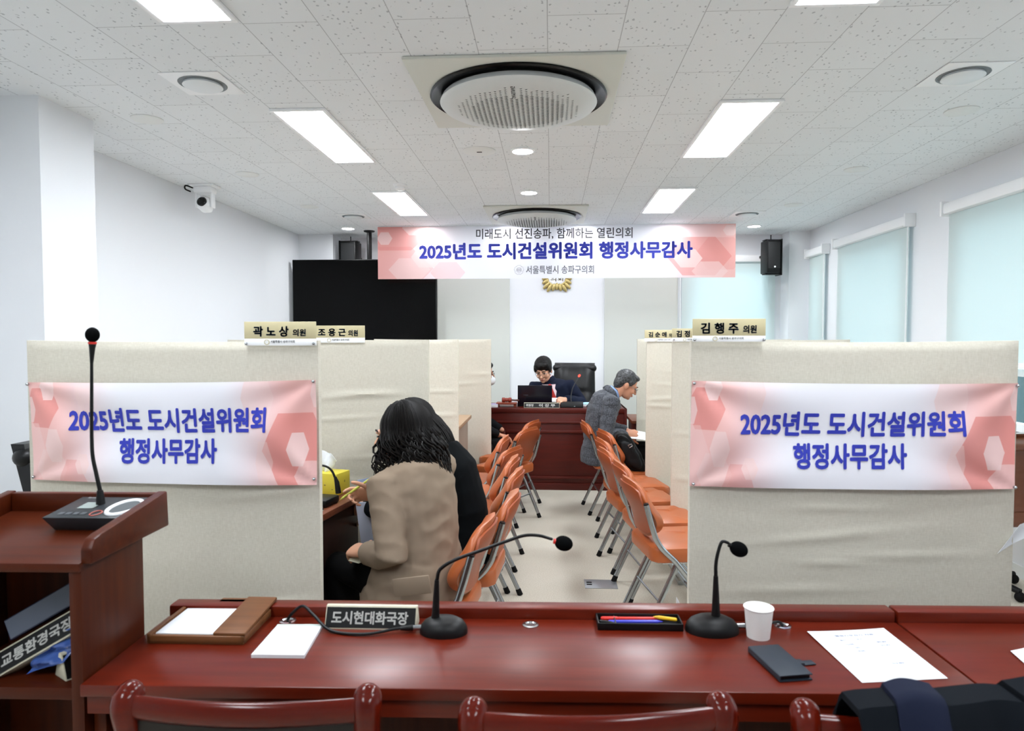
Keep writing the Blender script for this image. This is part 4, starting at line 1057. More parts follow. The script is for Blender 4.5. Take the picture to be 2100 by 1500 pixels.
# gavel and sounding block
p = at(1039, 838, Y=6.98)
t = thing('sounding_block', 'small reddish wooden gavel stand at the left of the bench', 'gavel stand', (p.x, 7.0, BH))
M_gavel = wood('gavel_wood', hexc('7a3320'), hexc('934530'), rough=.35)
put('plate', MB().box(-.105, .105, -.07, .07, .028, .045, .004), M_gavel, t)
for sx in (-1, 1): put('foot', MB().box(sx * .085 - .012, sx * .085 + .012, -.05, .05, 0, .028, .003), M_gavel, t)
t = thing('gavel', 'wooden gavel lying on its stand at the left of the bench', 'gavel', (p.x + .01, 7.0, BH + .045))
put('head', MB().lathe([(.018, -.05), (.024, -.046), (.024, -.02), (.019, -.015), (.021, 0), (.019, .015), (.024, .02), (.024, .046), (.018, .05)], 22, Matrix.Translation((-.01, 0, .024)) @ Matrix.Rotation(R(90), 4, 'Y')), mat('gavel_red', '8a3a2c', .35), t)
put('handle', MB().sweep([(.03, .0, .024), (.075, -.01, .022), (.11, -.02, .022)], [.008, .009, .011], n=12, round_ends=True), mat('dark_handle', '4a2018', .35), t)
t = thing('sticky_notes', 'small white paper block beside the gavel stand', 'paper', (-.575, 6.93, BH))
put('note_block', MB().box(-.04, .04, -.04, .04, 0, .03, .002), M_paper, t); put('top_note', MB().box(-.04, .04, -.04, .04, .03, .034, .0), mat('lilac_note', 'b9b0d8', .6), t)
t = thing('document_folder', 'pale blue and white folder lying behind the bench microphone', 'folder', (.30, 7.16, BH), R(-6))
put('pages', MB().box(-.15, .16, -.1, .1, 0, .02, .002), M_paper, t); put('cover', MB().box(-.15, .165, -.1, .105, .02, .026, .001), mat('pale_blue_card', 'a9d3e8', .5), t)
t = thing('computer_mouse', 'dark computer mouse at the right of the bench microphone', 'mouse', (.395, 6.95, BH))
put('shell', MB().ell((0, 0, .012), (.03, .05, .02), u=18, v=12), M_black, t)
put('wheel', MB().ell((0, -.03, .028), (.004, .009, .005), u=10, v=8), M_rubber, t)

# executive chairs
def exec_chair(label, x, y, rz, top, lea=None):
    M_leather = lea or MATS['black_leather']
    t = thing('office_chair', label, 'chair', (x, y, 0), rz)
    def bk(u, v):
        x_ = (2 * u - 1); w = .26 * (1 - .12 * v); z = .52 + (top - .52) * v
        puff = .055 * (1 - x_ ** 4) * (1 - (2 * v - 1) ** 6) * (1 - .25 * math.exp(-((v - .55) / .04) ** 2) - .15 * math.exp(-((abs(x_) - .45) / .05) ** 2))
        return Vector((x_ * w, -.22 - .16 * v + puff, z)), Vector((0, 1, 0))
    put('backrest', MB().sheet(24, 28, bk, .06), M_leather, t)
    put('headrest_roll', MB().sweep([(-.21, -.36, top - .06), (.21, -.36, top - .06)], (.05, .045), side=(0, 1, 0), n=16, round_ends=True), M_leather, t)
    put('seat', MB().box(-.26, .26, -.26, .25, .42, .53, .045, seg=4), M_leather, t)
    for sx in (-1, 1):
        put('armrest', MB().sweep(smooth([(sx * .28, -.22, .45), (sx * .30, -.2, .66), (sx * .30, -.05, .72), (sx * .30, .15, .70), (sx * .28, .17, .5)], 5), (.028, .022), n=12), M_black, t)
    put('gas_column', MB().sweep([(0, 0, .1), (0, 0, .42)], .03, n=16), M_black, t)
    for k in range(5):
        a = k * 2 * math.pi / 5; put('base_leg', MB().sweep([(0, 0, .11), (.3 * math.cos(a), .3 * math.sin(a), .06)], [.03, .018], n=10), M_black, t)
        put('caster', MB().ell((.3 * math.cos(a), .3 * math.sin(a), .03), (.03, .03, .03), u=12, v=8), M_rubber, t)
    return t
exec_chair('black leather office chair with tall padded back behind the bench', .215, 7.55, R(170), 1.245)
exec_chair('black office chair behind the front left screen, its back edge showing at the left', -1.93, 3.05, R(-90), 1.07)

exec_chair('brown leather office chair below the right window, cut by the right edge', 2.59, 4.33, R(8), 1.0, mat('brown_leather', '6b3a20', .4))
# floor box
t = thing('floor_outlet', 'rectangular metal outlet plate set in the floor near the right chairs', 'floor plate', (.315, 4.21, 0))
put('plate', MB().box(-.10, .10, -.075, .075, 0, .004, .001), M_alu, t)
put('slots', MB().box(-.088, -.055, .01, .03, .004, .0048).box(-.088, -.055, -.025, -.005, .004, .0048), M_rubber, t)
# white strip of paper / bracket under the near right chair
t = thing('paper_holder', 'white folded card standing on the floor under the nearest right chair', 'card', (.80, 3.78, 0))
put('card_base', MB().box(-.09, .1, -.06, .06, 0, .004), M_paper, t); put('card_back', MB().box(-.09, -.086, -.06, .06, 0, .07), M_paper, t)

# things seen past the right edge
t = thing('paper_sheet', 'curled white sheet sticking out beside the front right screen at the right edge', 'paper', (1.72, 2.36, .60))
g = MB(); P0, P1, P2, P3 = at(2046, 1136, Y=2.36), at(2130, 1098, Y=2.5), at(2135, 1060, Y=2.6), at(2092, 1076, Y=2.42)
t.location = P0; ROOTM[t.name] = Matrix.Translation(P0)
def cs(u, v):
    p = (P0 * (1 - u) + P1 * u) * (1 - v) + (P3 * (1 - u) + P2 * u) * v; p.z += .012 * math.sin(u * 3) * (1 - v); return p, Vector((0, -1, .4)).normalized()
put('page', g.sheet(12, 8, cs, .002), M_paper, t, True)
# ---------------------------------------------------------------- people
def skin_mat(name, c):
    m = mat(name, c, .5, spec=.35); p = m.node_tree.nodes['Principled BSDF']
    p.inputs['Subsurface Weight'].default_value = .12; p.inputs['Subsurface Radius'].default_value = (.012, .005, .003); p.inputs['Subsurface Scale'].default_value = .5
    return m
M_skin = skin_mat('skin_light', 'd9a588'); M_skin2 = skin_mat('skin_warm', 'cb9276')
M_lips = mat('lips', 'a9605a', .45); M_eye = mat('dark_eye', '1d1512', .2); M_brow = mat('eyebrow', '231c19', .8)
M_hair = mat('black_hair', '0a0706', .5, spec=.3); M_hairgrey = mat('greying_hair', '3a3b3c', .5)
t_ = NT(M_hairgrey); t_.base(t_.ramp(t_.n('ShaderNodeTexNoise', {'Vector': t_.coord('Object', (90, 90, 90)), 'Scale': 1., 'Detail': 2.}).outputs[0], [(.35, hexc('131415')), (.72, hexc('55575a'))]))
M_beigecoat = mat('beige_wool', '8a7a69', .9, spec=.2); M_blackcoat = mat('black_wool', '06090c', .95, spec=.12)
M_navysuit = mat('navy_suit', '10172b', .85, spec=.2); M_darksuit = mat('charcoal_suit', '0d0e12', .85, spec=.2); M_blackpants = mat('black_trousers', '060607', .9, spec=.15)
M_shoe = mat('black_shoe', '0c0c0d', .3); M_pinkshirt = mat('pale_pink_shirt', 'ddc6cb', .7); M_blueshirt = mat('blue_shirt', '7f9ac4', .7)
M_redtie = mat('red_tie', 'b3271d', .5); M_glasses = mat('glasses_metal', '8d8a84', .25, metal=.9); M_mask = mat('white_mask', 'e6e9ec', .8)
def plaid():
    m = mat('grey_plaid_wool', '5a5e66', .85, sheen=.1); t = NT(m)
    co = t.n('ShaderNodeTexCoord').outputs['Object']; s = t.n('ShaderNodeSeparateXYZ', {0: co})
    def lines(a, f, w): return t.m('LESS_THAN', t.m('ABSOLUTE', t.m('SUBTRACT', t.m('FRACT', t.m('MULTIPLY', a, f)), .5)), w)
    h = t.m('ADD', s.outputs[0], s.outputs[1])
    k = t.m('MAXIMUM', lines(s.outputs[2], 13., .05), lines(h, 13., .05))
    n = t.n('ShaderNodeTexNoise', {'Vector': co, 'Scale': 110., 'Detail': 2.}).outputs[0]
    b = t.ramp(n, [(.3, hexc('25282e')), (.7, hexc('575a62'))])
    t.base(t.mix(t.m('MULTIPLY', k, .5), b, hexc('1c1f26'))); return m
M_plaid = plaid()

def flesh(name, mb, voxel, material, parent, iters=3, disp=None):
    """overlapping closed solids become one continuous skin"""
    me = bpy.data.meshes.new('tmp'); me.from_pydata([tuple(p) for p in mb.v], [], mb.f)
    b = bmesh.new(); b.from_mesh(me); bmesh.ops.recalc_face_normals(b, faces=b.faces[:]); b.to_mesh(me); b.free()
    o = bpy.data.objects.new('tmp', me); col.objects.link(o)
    r = o.modifiers.new('r', 'REMESH'); r.mode = 'VOXEL'; r.voxel_size = voxel; r.use_smooth_shade = True
    s = o.modifiers.new('s', 'SMOOTH'); s.iterations = iters; s.factor = .5
    dg = bpy.context.evaluated_depsgraph_get(); dg.update()
    m2 = bpy.data.meshes.new_from_object(o.evaluated_get(dg)); bpy.data.objects.remove(o); bpy.data.meshes.remove(me)
    m2.name = name; m2.materials.clear(); m2.materials.append(material)
    if disp:
        nn = [v.normal.copy() for v in m2.vertices]
        for v, n in zip(m2.vertices, nn): v.co += n * disp(v.co)
    m2.polygons.foreach_set('use_smooth', [True] * len(m2.polygons)); m2.update()
    q = bpy.data.objects.new(name, m2); col.objects.link(q); q.parent = parent; return q
def folds(amp, sc=(9, 9, 14), seed=0):
    def f(c):
        a = noise.noise((c.x * sc[0] + seed, c.y * sc[1], c.z * sc[2])); b = noise.noise((c.x * sc[0] * 2.3, c.y * sc[1] * 2.3 + seed, c.z * sc[2] * 2.1))
        return amp * (1 - 2.2 * abs(a)) * .8 + amp * .35 * b
    return f
def limb(mb, pts, rad, n=14): mb.sweep([Vector(p) for p in pts], rad, n=n, round_ends=True)
def hand(mb, w, fd, pn, curl=(.5, .55, .6, .65), thumb=1, k=1., tcurl=.3, spread=.05):
    """w wrist, fd towards the fingers, pn the way the palm faces, thumb +1 / -1 picks its side"""
    w, fd, pn = Vector(w), Vector(fd).normalized(), Vector(pn); pn = (pn - fd * pn.dot(fd)).normalized(); sd = fd.cross(pn) * thumb
    mb.sweep([w - fd * .03 * k, w, w + fd * .03 * k, w + fd * .065 * k, w + fd * .088 * k], [(.027 * k, .021 * k), (.027 * k, .019 * k), (.036 * k, .017 * k), (.041 * k, .0145 * k), (.038 * k, .011 * k)], side=sd, n=16, round_ends=True)
    for i, (off, L) in enumerate(((.030, .074), (.010, .083), (-.010, .078), (-.029, .060))):
        p = w + fd * (.082 - .006 * abs(i - 1)) * k + sd * off * k; d = (fd + sd * (spread * (1.5 - i))).normalized(); P = [p]; c = curl[i]
        for sg, q in ((.46, .7), (.30, 1.1), (.24, .9)):
            ax = sd; d = Matrix.Rotation(c * q * thumb, 3, ax) @ d
            P.append(P[-1] + d * L * sg * k)
        mb.sweep(P, [.0092 * k, .0088 * k, .008 * k, .0066 * k], n=10, round_ends=True)
    p = w + fd * .022 * k + sd * .027 * k; d = (fd * .62 + sd * .72 + pn * .25).normalized(); P = [p]
    for L in (.040, .032, .026):
        P.append(P[-1] + d * L * k); d = (d + (fd * .5 - sd * .35 + pn * .35) * tcurl).normalized()
    mb.sweep(P, [.0135 * k, .0112 * k, .0098 * k, .0075 * k], n=10, round_ends=True)
def head_shape(mb, M, k=1.):
    S = M @ Matrix.Scale(k, 4)
    mb.ell((0, -.014, .036), (.076, .096, .087), S, 26, 18); mb.ell((0, .03, -.02), (.063, .062, .088), S, 24, 16)
    mb.ell((0, .042, -.068), (.048, .047, .045), S); mb.ell((0, .074, -.094), (.02, .017, .016), S, 14, 10)
    for sx in (-1, 1):
        mb.ell((sx * .036, .066, -.03), (.026, .024, .028), S, 14, 10); mb.ell((sx * .077, -.008, -.012), (.011, .021, .033), S, 14, 10)
        mb.ell((sx * .011, .098, -.03), (.010, .010, .009), S, 12, 8); mb.ell((sx * .03, .083, .022), (.026, .012, .010), S, 12, 8)
    mb.sweep([S @ Vector(p) for p in ((0, .088, .012), (0, .100, -.012), (0, .111, -.030))], [.008 * k, .0095 * k, .0125 * k], n=10, round_ends=True)
    mb.ell((0, .089, -.060), (.024, .012, .010), S, 14, 8)
def face_bits(t, body, M, k=1., glasses=None, eyes=True, lips=True):
    S = M @ Matrix.Scale(k, 4)
    if eyes:
        for sx in (-1, 1):
            put('eye', MB().ell((sx * .031, .0865, .003), (.014, .0075, .0045), S, 14, 8), M_eye, body)
            put('eyebrow', MB().sweep([S @ Vector(p) for p in ((sx * .012, .0955, .026), (sx * .03, .0965, .031), (sx * .05, .082, .026))], (.004 * k, .003 * k), n=8, round_ends=True), M_brow, body)
    if lips: put('lips', MB().ell((0, .0965, -.059), (.019, .0075, .0035), S, 14, 8).ell((0, .0955, -.067), (.016, .007, .004), S, 14, 8), M_lips, body)
    if glasses:
        g = MB()
        for sx in (-1, 1):
            g.sweep([S @ Vector((sx * .033 + .025 * math.cos(a), .108 - .010 * abs(math.cos(a)) * (sx * math.cos(a) > 0), -.002 + .018 * math.sin(a))) for a in [q * math.pi / 10 for q in range(20)]], .0014 * k, n=6, closed=True)
            g.sweep([S @ Vector(p) for p in ((sx * .058, .098, .004), (sx * .078, .04, .006), (sx * .082, -.005, .0))], .0016 * k, n=6)
        g.sweep([S @ Vector((-.009, .108, 0)), S @ Vector((.009, .108, 0))], .0013 * k, n=6)
        put('glasses', g, glasses, t)
def V3(*a): return Vector(a)
def human(label, cat_loc, rz, sp, headM, L, Rr, legs, skin, coat, pants, hk=1., hands=(None, None), hem=None, sleeve=.045, fold=.0045, wsc=1., seed=0, coat_name='jacket', cuff=.04, tors=((.16, .125), (.15, .115), (.175, .12), (.125, .085))):
    """seated figure; sp: pelvis, waist, chest, neck; L / Rr: shoulder, elbow, wrist"""
    t = thing('person', label, 'person', cat_loc, rz)
    b = MB(); P, W, C, N = [Vector(p) for p in sp]; hc = headM.translation
    b.sweep([P, W, C, N], [(a * .86 * wsc, d * .82) for a, d in tors[:3]] + [(.068, .06)], side=(1, 0, 0), n=20, round_ends=True)
    b.sweep([N - (N - C) * .2, N * .5 + hc * .5 - V3(0, .0, .02), hc + headM.to_3x3() @ V3(0, -.015, -.03)], [.062, .052, .055], n=16, round_ends=True)
    head_shape(b, headM, hk)
    for A in (L, Rr): limb(b, A, [.045, .038, .026])
    for sx, H in zip((-1, 1), hands):
        if H: hand(b, *H[0], **H[1])
    for sx, (h, k, a) in zip((-1, 1), legs):
        limb(b, [h, k, a], [.075, .055, .038]); b.sweep([Vector(a) + V3(0, -.04, -.02), Vector(a) + V3(0, .16, -.04)], [(.035, .03), (.035, .02)], n=12, round_ends=True)
    body = flesh('body', b, .0052, skin, t, 3)
    j = MB()
    jt = [(a * wsc + .012, d + .012) for a, d in tors]
    pts = [P, W, C, C * .35 + N * .65, N + (N - C) * .05]; rr = [jt[0], jt[1], jt[2], (jt[2][0] * .86, jt[2][1] * .95), (.075, .07)]
    j.sweep(pts, rr, side=(1, 0, 0), n=26, round_ends=True)
    if hem:
        j.sweep([P + V3(0, 0, .12)] + [Vector(h[0]) for h in hem], [(jt[0][0], jt[0][1])] + [h[1] for h in hem], side=(1, 0, 0), n=28)
    for A in (L, Rr):
        s, e, w = [Vector(p) for p in A]; w2 = w + (e - w).normalized() * cuff
        mid = (N * .55 + C * .45); limb(j, [mid * .45 + s * .55 + V3(0, 0, -.01), s, s * .5 + e * .5, e, e * .45 + w2 * .55, w2], [.07, .071, .062, sleeve + .011, sleeve + .004, sleeve - .004], 18)
    jk = flesh(coat_name, j, .0075, coat, t, 5, folds(fold, seed=seed))
    p = MB()
    for (h, k, a) in legs:
        h, k, a = Vector(h), Vector(k), Vector(a); limb(p, [h, h * .5 + k * .5, k, k * .5 + a * .5, a], [.098, .09, .076, .066, .06], 18)
    p.sweep([P + V3(0, 0, .05), P + V3(0, 0, -.03)], [(.165, .13), (.165, .13)], side=(1, 0, 0), n=20, round_ends=True)
    flesh('trousers', p, .009, pants, t, 4, folds(fold, seed=seed + 5))
    for (h, k, a) in legs:
        a = Vector(a); s = MB(); s.sweep([V3(a.x, a.y - .05, .045), V3(a.x, a.y + .06, .042), V3(a.x, a.y + .19, .032)], [(.04, .042), (.045, .04), (.042, .028)], side=(1, 0, 0), n=16, round_ends=True); put('shoe', s, M_shoe, t)
    return t, body, jk
def strands(mb, M, n, seed, zlo, zhi, wave, thick, spread=1., face=.75, curl=1.):
    rnd = random.Random(seed)
    for i in range(n):
        a = rnd.uniform(face, 2 * math.pi - face) + math.pi / 2      # away from the face (+Y)
        ph = rnd.uniform(0, 6.3); s0 = rnd.uniform(.15, 1.0); L = rnd.uniform(zlo, zhi); P = []
        N = 15
        for k in range(N + 1):
            u = k / N
            if u < .35:
                q = u / .35; th = (s0 * .55 + (1 - s0 * .55) * q) * math.pi / 2
                r = math.sin(th); z = .035 + .105 * math.cos(th)
                p = Vector((.098 * r * math.cos(a), -.018 + .118 * r * math.sin(a), z))
            else:
                q = (u - .35) / .65; z = .035 - (.035 - L) * q; rr = 1 + (.42 * spread) * math.sin(min(1, q * 1.15) * math.pi * .55)
                w = wave * min(1, q * 2.5)
                aa = a + w * 2.2 * math.sin(q * 9 * curl + ph)
                p = Vector((.098 * rr * math.cos(aa), -.018 + .112 * rr * math.sin(aa) - .01 * q, z)) + Vector((math.cos(aa), math.sin(aa), 0)) * (.13 * w * math.cos(q * 11 * curl + ph))
            P.append(M @ p)
        r0 = rnd.uniform(.6, 1.2) * thick
        mb.sweep(P, [(r0 * (1 - .75 * (k / N) ** 2) * (1.5 if k < 9 else 1.2), r0 * (1 - .75 * (k / N) ** 2) * .8) for k in range(N + 1)], n=6)
def collar(name, t, sp, hM, f, r, hw, thick, m, gap=.35):
    N = Vector(sp[3]); b = hM.translation + hM.to_3x3() @ V3(0, -.02, -.07); a = (b - N).normalized(); c = N + (b - N) * f
    sd = V3(1, 0, 0); fw = a.cross(sd) * -1; sd = (sd - a * sd.dot(a)).normalized()
    pts = [c + sd * (r * math.sin(q)) + fw * (r * 1.02 * math.cos(q)) - a * (.03 * max(0, math.cos(q))) for q in [gap + (2 * math.pi - 2 * gap) * k / 24 for k in range(25)]]
    return put(name, MB().sweep(pts, (hw, thick), side=tuple(a), n=10, round_ends=True), m, t)
def HM(pos, pitch=0., yaw=0., roll=0.):
    """head frame: pitch down, yaw to its own left, roll towards its right shoulder (degrees)"""
    return Matrix.Translation(Vector(pos)) @ Matrix.Rotation(R(yaw), 4, 'Z') @ Matrix.Rotation(R(-pitch), 4, 'X') @ Matrix.Rotation(R(roll), 4, 'Y')

# --- woman in the beige jacket, seen from behind, left row
hM = HM((0, .152, 1.118), 6, 28)
LW, RW = V3(-.205, .15, .66), V3(-.02, .285, .84)
w1, body, jk = human('woman in a beige jacket with long wavy black hair, seated with her back to view', (-.515, 2.785, 0), R(55),
    [(0, 0, .53), (0, .015, .70), (0, .05, .90), (0, .085, 1.03)], hM,
    [(-.165, .07, .935), (-.215, -.03, .68), LW], [(.178, .09, .965), (.235, .20, .77), RW],
    [((-.095, .02, .52), (-.12, .40, .53), (-.11, .36, .09)), ((.095, .02, .52), (.12, .40, .53), (.12, .38, .09))],
    M_skin, M_beigecoat, M_blackpants,
    hands=(((LW, (.15, 1, -.05), (.5, 0, -1)), dict(curl=(.65, .75, .8, .85), thumb=-1)), ((RW, (-.5, .85, .08), (-.72, -.5, -.45)), dict(curl=(.42, .95, 1.1, 1.15), thumb=1, tcurl=.3))),
    hem=[((0, .03, .56), (.215, .19)), ((0, .05, .44), (.245, .235)), ((0, .05, .40), (.24, .23))], sleeve=.05, fold=.0065, coat_name='jacket', seed=3)
h = MB(); h.ell((0, -.028, .03), (.098, .113, .108), hM, 24, 16); h.ell((0, -.055, -.06), (.118, .095, .13), hM, 24, 16)
hb = MB(); hb.v, hb.f, hb.m = h.v[:], h.f[:], h.m[:]
strands(hb, hM, 420, 5, -.26, -.13, .11, .0066, 1.1, 1.02, .85)
put('hair', hb, M_hair, w1, angle=80)
face_bits(w1, body, hM, 1., None, True, True)
pf_ = MB(); 
def jsurf(px, py, Y): return at(px, py, Y=Y)
put('pocket_flap', MB().box(-.075, .075, -.006, .006, -.035, .035, .005, Matrix.Translation((-.205, -.13, .585)) @ Matrix.Rotation(R(-62), 4, 'Z') @ Matrix.Rotation(R(-10), 4, 'Y')), M_beigecoat, w1)
put('sleeve_cuff', MB().sweep([LW + V3(-.002, -.062, .004), LW + V3(0, -.03, .002)], (.049, .047), n=18), M_beigecoat, w1)
collar('collar', w1, [0, 0, 0, (0, .085, 1.03)], hM, .15, .072, .03, .012, M_beigecoat, .5)
# pen and note in her hands
wm = ROOTM[w1.name]
a = wm @ (RW + V3(-.045, .135, .0)); 
p0, p1 = at(757, 984, Y=2.90), at(697, 1026, Y=2.915)
pen('lime green pen held in the raised hand of the woman in beige', tuple(p0), tuple(p1), .0052, mat('lime_pen', 'd3d860', .4), mat('lime_pen', 'd3d860', .4), z=0)
t = thing('folded_note', 'small folded white paper under the hand on the lap of the woman in beige', 'paper', tuple(wm @ (LW + V3(.02, .04, -.03))), R(60))
put('leaf', MB().box(-.045, .045, -.03, .03, -.012, -.008, .001).box(-.04, .045, -.03, .03, -.006, -.003, .001), mat('cream_paper', 'd9d8c6', .6), t)

# --- woman in the black coat beside her
hM = HM((0, .255, 1.085), 22, 0)
LW, RW = V3(-.13, .43, .73), V3(.03, .36, .93)
w2, body, jk = human('woman in a black coat with a dark bob leaning forward, behind the woman in beige', (-.435, 3.25, 0), R(80),
    [(0, 0, .53), (0, -.005, .70), (0, .055, .88), (0, .15, .99)], hM,
    [(-.18, .13, .93), (-.24, .22, .72), LW], [(.18, .13, .93), (.20, .30, .76), RW],
    [((-.095, .02, .52), (-.12, .36, .53), (-.11, .32, .09)), ((.095, .02, .52), (.12, .36, .53), (.12, .34, .09))],
    M_skin, M_blackcoat, M_blackpants,
    hands=(((LW, (.2, 1, -.25), (1, 0, -.2)), dict(curl=(.5, .55, .6, .6), thumb=1)), ((RW, (-.4, .3, 1), (0, -1, .2)), dict(curl=(.5, .5, .6, .6), thumb=1))),
    hem=[((0, .02, .55), (.20, .185)), ((0, .03, .43), (.22, .22))], sleeve=.052, fold=.004, coat_name='coat', seed=9)
h = MB(); h.ell((0, -.028, .03), (.097, .112, .106), hM, 24, 16); h.ell((0, -.065, -.04), (.108, .085, .12), hM, 24, 16)
strands(h, hM, 230, 15, -.19, -.12, .015, .007, 1.0, .8, .6)
put('hair', h, M_hair, w2, angle=80)
face_bits(w2, body, hM)
collar('collar', w2, [0, 0, 0, (0, .15, .99)], hM, .2, .075, .035, .015, M_blackcoat, .5)
t = thing('held_booklet', 'bluish white papers held by the woman in the black coat', 'paper', tuple(at(750, 1100, Y=3.14)))
def quad(px, Y0, Y1):
    P = [at(x, y, Y=(Y0 if k in (0, 3) else Y1)) for k, (x, y) in enumerate(px)]
    return lambda u, v: ((P[0] * (1 - u) + P[1] * u) * (1 - v) + (P[3] * (1 - u) + P[2] * u) * v + V3(0, .006 * math.sin(u * 3.1), 0), V3(0, -1, 0))
put('sheets', MB().sheet(6, 8, quad([(752, 1192), (772, 1185), (768, 1032), (729, 1030)], 3.10, 3.16), .004), mat('bluish_paper', 'cfd6ea', .6), t, True)
put('clear_file', MB().sheet(6, 8, quad([(742, 1012), (795, 1020), (790, 975), (733, 985)], 3.14, 3.2), .003), mat('blue_file', 'a7b7da', .3), t, True)

# --- man in the grey plaid jacket, right row
hM = HM((0, .215, 1.118), 30, 0)
LW, RW = V3(-.06, .24, .70), V3(.14, .19, .70)
m2, body, jk = human('man in a grey plaid jacket bent over a paper in the right row', (.455, 6.06, 0), R(-84),
    [(0, 0, .53), (0, -.035, .70), (0, .01, .90), (0, .075, 1.04)], hM,
    [(-.19, .05, .985), (-.24, .03, .72), LW], [(.19, .05, .985), (.262, -.02, .70), RW],
    [((-.095, .02, .52), (-.12, .43, .53), (-.11, .42, .09)), ((.095, .02, .52), (.12, .43, .53), (.12, .42, .09))],
    M_skin2, M_plaid, M_blackpants, wsc=1.05,
    hands=(((LW, (.3, 1, -.1), (0, 0, -1)), dict(curl=(.9, 1., 1., 1.), thumb=1)), ((RW, (-.1, 1, .06), (-.8, 0, -.6)), dict(curl=(1.2, 1.25, 1.3, 1.3), thumb=-1))),
    hem=[((0, -.02, .56), (.185, .15)), ((0, -.03, .46), (.19, .155)), ((0, -.035, .42), (.185, .15))], sleeve=.052, fold=.009, seed=21)
h = MB(); h.ell((0, -.022, .046), (.083, .098, .088), hM, 24, 16); h.ell((0, -.062, .0), (.074, .05, .075), hM); h.ell((0, .045, .092), (.06, .04, .026), hM, 16, 10)
for sx in (-1, 1): h.ell((sx * .072, .012, .03), (.012, .03, .03), hM, 12, 8)
flesh('hair', h, .005, M_hairgrey, m2, 3, folds(.002, (40, 40, 40)))
face_bits(m2, body, hM, 1., M_glasses)
collar('shirt_collar', m2, [0, 0, 0, (0, .075, 1.04)], hM, .42, .064, .022, .006, M_blueshirt, .3)
collar('collar', m2, [0, 0, 0, (0, .075, 1.04)], hM, .12, .074, .03, .012, M_plaid, .5)
t = thing('paper_sheet', 'white printed sheet on the lap of the man in grey plaid', 'paper', tuple(at(1306, 905, Y=6.0)))
def lp(u, v):
    p = V3(.63 + .27 * u, 5.86 + .34 * v, .675 - .035 * u + .03 * v); p.z += .008 * math.sin(u * 3); return p, V3(0, 0, 1)
put('page', MB().sheet(8, 8, lp, .002), M_paper, t, True)

# --- black bag on the chair
t = thing('bag', 'black bag slumped against the orange chair before the man in grey plaid', 'bag', tuple(at(1295, 968, Y=5.5)))
ol = [at(x, y, Y=5.5) for x, y in ((1259, 893), (1270, 888), (1284, 894), (1300, 910), (1313, 931), (1322, 957), (1317, 969), (1303, 968), (1288, 958), (1270, 934), (1262, 912))]
bgm = MB(); 
RY = Matrix(((1, 0, 0, 0), (0, 0, 1, 0), (0, 1, 0, 0), (0, 0, 0, 1)))
bgm.prism([(p.x, p.z) for p in ol], 5.40, 5.62, RY); 
sub = MB()
for (c, r) in ((5.40, .9), (5.36, .7)):
    cx = sum(p.x for p in ol) / len(ol); cz = sum(p.z for p in ol) / len(ol)
    bgm.prism([(cx + (p.x - cx) * r, cz + (p.z - cz) * r) for p in ol], c, 5.6, RY)
loc = t.location.copy(); b2 = MB(); b2.v = [v - loc for v in bgm.v]; b2.f = bgm.f; b2.m = bgm.m
flesh('bag_body', b2, .01, mat('black_nylon', '07080b', .6, spec=.25), t, 6, folds(.006, (10, 10, 10)))
put('handle', MB().sweep(smooth([at(1262, 905, Y=5.39), at(1268, 890, Y=5.36), at(1285, 893, Y=5.36), at(1300, 912, Y=5.37), at(1296, 925, Y=5.355)], 6), (.014, .006), n=8), M_black, t, True)
put('buckle', MB().sweep([at(x, y, Y=5.338) for x, y in ((1288, 914), (1295, 911), (1297, 915), (1291, 919))], .004, n=6, closed=True), M_chrome, t, True)

# --- chairman at the bench
hM = HM((.165, .185, 1.19), 24, -14, 4)
LW, RW = V3(-.065, .40, .895), V3(.19, .34, .87)
m1, body, jk = human('man in a navy suit and red tie reading behind the laptop at the bench', (.09, 7.47, 0), R(180),
    [(0, 0, .55), (.02, .02, .72), (.06, .08, .93), (.105, .125, 1.065)], hM,
    [(-.125, .09, 1.02), (-.24, .16, .84), LW], [(.27, .13, 1.0), (.32, .2, .87), RW],
    [((-.095, .02, .52), (-.12, .40, .52), (-.11, .38, .09)), ((.095, .02, .52), (.12, .40, .52), (.12, .38, .09))],
    M_skin, M_navysuit, M_navysuit, hk=1.06, wsc=1.08,
    hands=(((LW, (.55, .8, .1), (.5, -.3, -.8)), dict(curl=(.7, .75, .8, .8), thumb=1)), ((RW, (-.3, 1, -.1), (0, 0, -1)), dict(curl=(.4, .4, .5, .5), thumb=-1))), sleeve=.053, fold=.004, seed=31)
h = MB(); h.ell((0, -.022, .052), (.093, .110, .094), hM, 24, 16); h.ell((0, -.07, .0), (.08, .045, .085), hM); h.ell((.0, .045, .078), (.080, .056, .05), hM, 20, 14)
for sx in (-1, 1): h.ell((sx * .082, .012, .028), (.014, .045, .045), hM, 12, 8)
flesh('hair', h, .0055, M_hair, m1, 7, folds(.003, (45, 45, 30)))
face_bits(m1, body, hM, 1.06, M_glasses)
def front(u, v, off=0.):       # chest front, u across, v up
    c = V3(.045 + .055 * v, .08 + .05 * v, .88 + .16 * v)
    return c + V3(.17 * (u - .5), .158 + off - .28 * (u - .5) ** 2 * 1.2 - .055 * v, 0), V3(0, 1, .25).normalized()
put('shirt_front', MB().sheet(8, 8, lambda u, v: (lambda q: (q[0], q[1]))(front(.5 + (u - .5) * (.12 + .88 * v), v, .014)), .006), M_pinkshirt, m1)
put('tie', MB().sheet(4, 8, lambda u, v: front(.5 + (u - .5) * (.30 - .12 * v), v * .93, .022), .006), M_redtie, m1)
put('tie_knot', MB().ell(tuple(front(.5, .93, .026)[0]), (.02, .014, .018), u=14, v=10), M_redtie, m1)
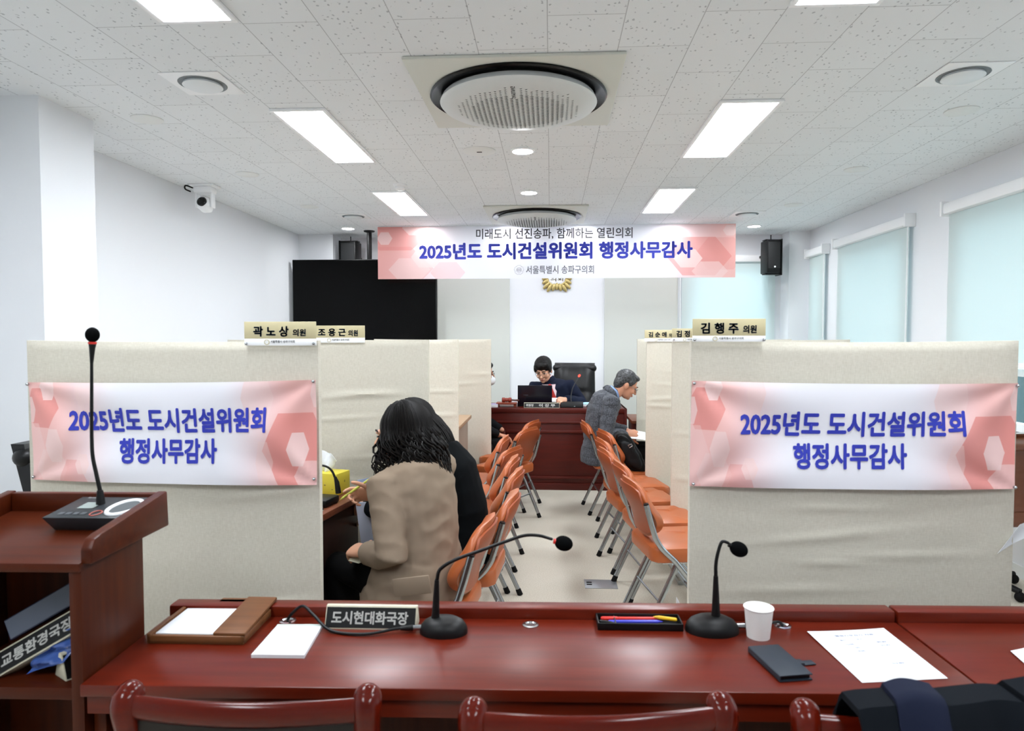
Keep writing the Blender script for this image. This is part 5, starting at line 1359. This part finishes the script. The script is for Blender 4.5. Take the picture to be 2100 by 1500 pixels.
for sx in (-1, 1):
    put('lapel', MB().sheet(5, 10, lambda u, v: front(.5 + sx * ((.06 + .50 * v) + u * (.16 + .22 * math.sin(v * 3.1))), v, .018), .008), M_navysuit, m1)
collar('shirt_collar', m1, [0, 0, 0, (.105, .125, 1.065)], hM, .4, .064, .022, .006, M_pinkshirt, .3)
put('lapel_badge', MB().ell(tuple(front(.02, .62, .03)[0] + V3(0, .006, 0)), (.011, .005, .011), u=12, v=8), mat('badge_cream', 'e2dcc0', .4), m1)
t = thing('paper_stack', 'white papers in the hand of the man behind the bench', 'paper', tuple(at(1146, 821, Y=7.1)))
put('pages', MB().sheet(6, 4, lambda u, v: (at(1131 + 27 * u, 825 - 8 * v, Y=7.08 + .06 * v), V3(0, -.4, 1).normalized()), .008), M_paper, t, True)

# --- masked man beside the bench
hM = HM((0, .12, 1.185), 6, 0)
LW, RW = V3(-.1, .30, .62), V3(.12, .27, .60)
m3, body, jk = human('man in a dark suit with a white face mask, half behind the last left screen', (-.775, 6.62, 0), R(-86),
    [(0, 0, .53), (0, .0, .72), (0, .03, .92), (0, .06, 1.06)], hM,
    [(-.19, .03, 1.0), (-.24, .05, .75), LW], [(.19, .03, 1.0), (.235, .03, .74), RW],
    [((-.09, .02, .52), (-.10, .24, .53), (-.10, .22, .09)), ((.09, .02, .52), (.10, .24, .53), (.10, .22, .09))],
    M_skin2, M_darksuit, M_darksuit, hands=(None, ((RW, (-.2, 1, -.2), (0, 0, -1)), dict(curl=(.5, .5, .6, .6), thumb=-1))), seed=41)
h = MB(); h.ell((0, -.022, .048), (.084, .1, .09), hM, 24, 16); h.ell((0, -.062, .0), (.074, .05, .08), hM); h.ell((0, .05, .088), (.062, .04, .03), hM, 16, 10)
flesh('hair', h, .006, M_hair, m3, 3)
face_bits(m3, body, hM, 1., M_black, True, False)
mk = MB(); mk.ell((0, .062, -.058), (.062, .068, .055), hM, 22, 14); put('face_mask', mk, M_mask, m3)
exec_chair('black office chair under the masked man beside the bench', -.80, 6.62, R(-86), .98)
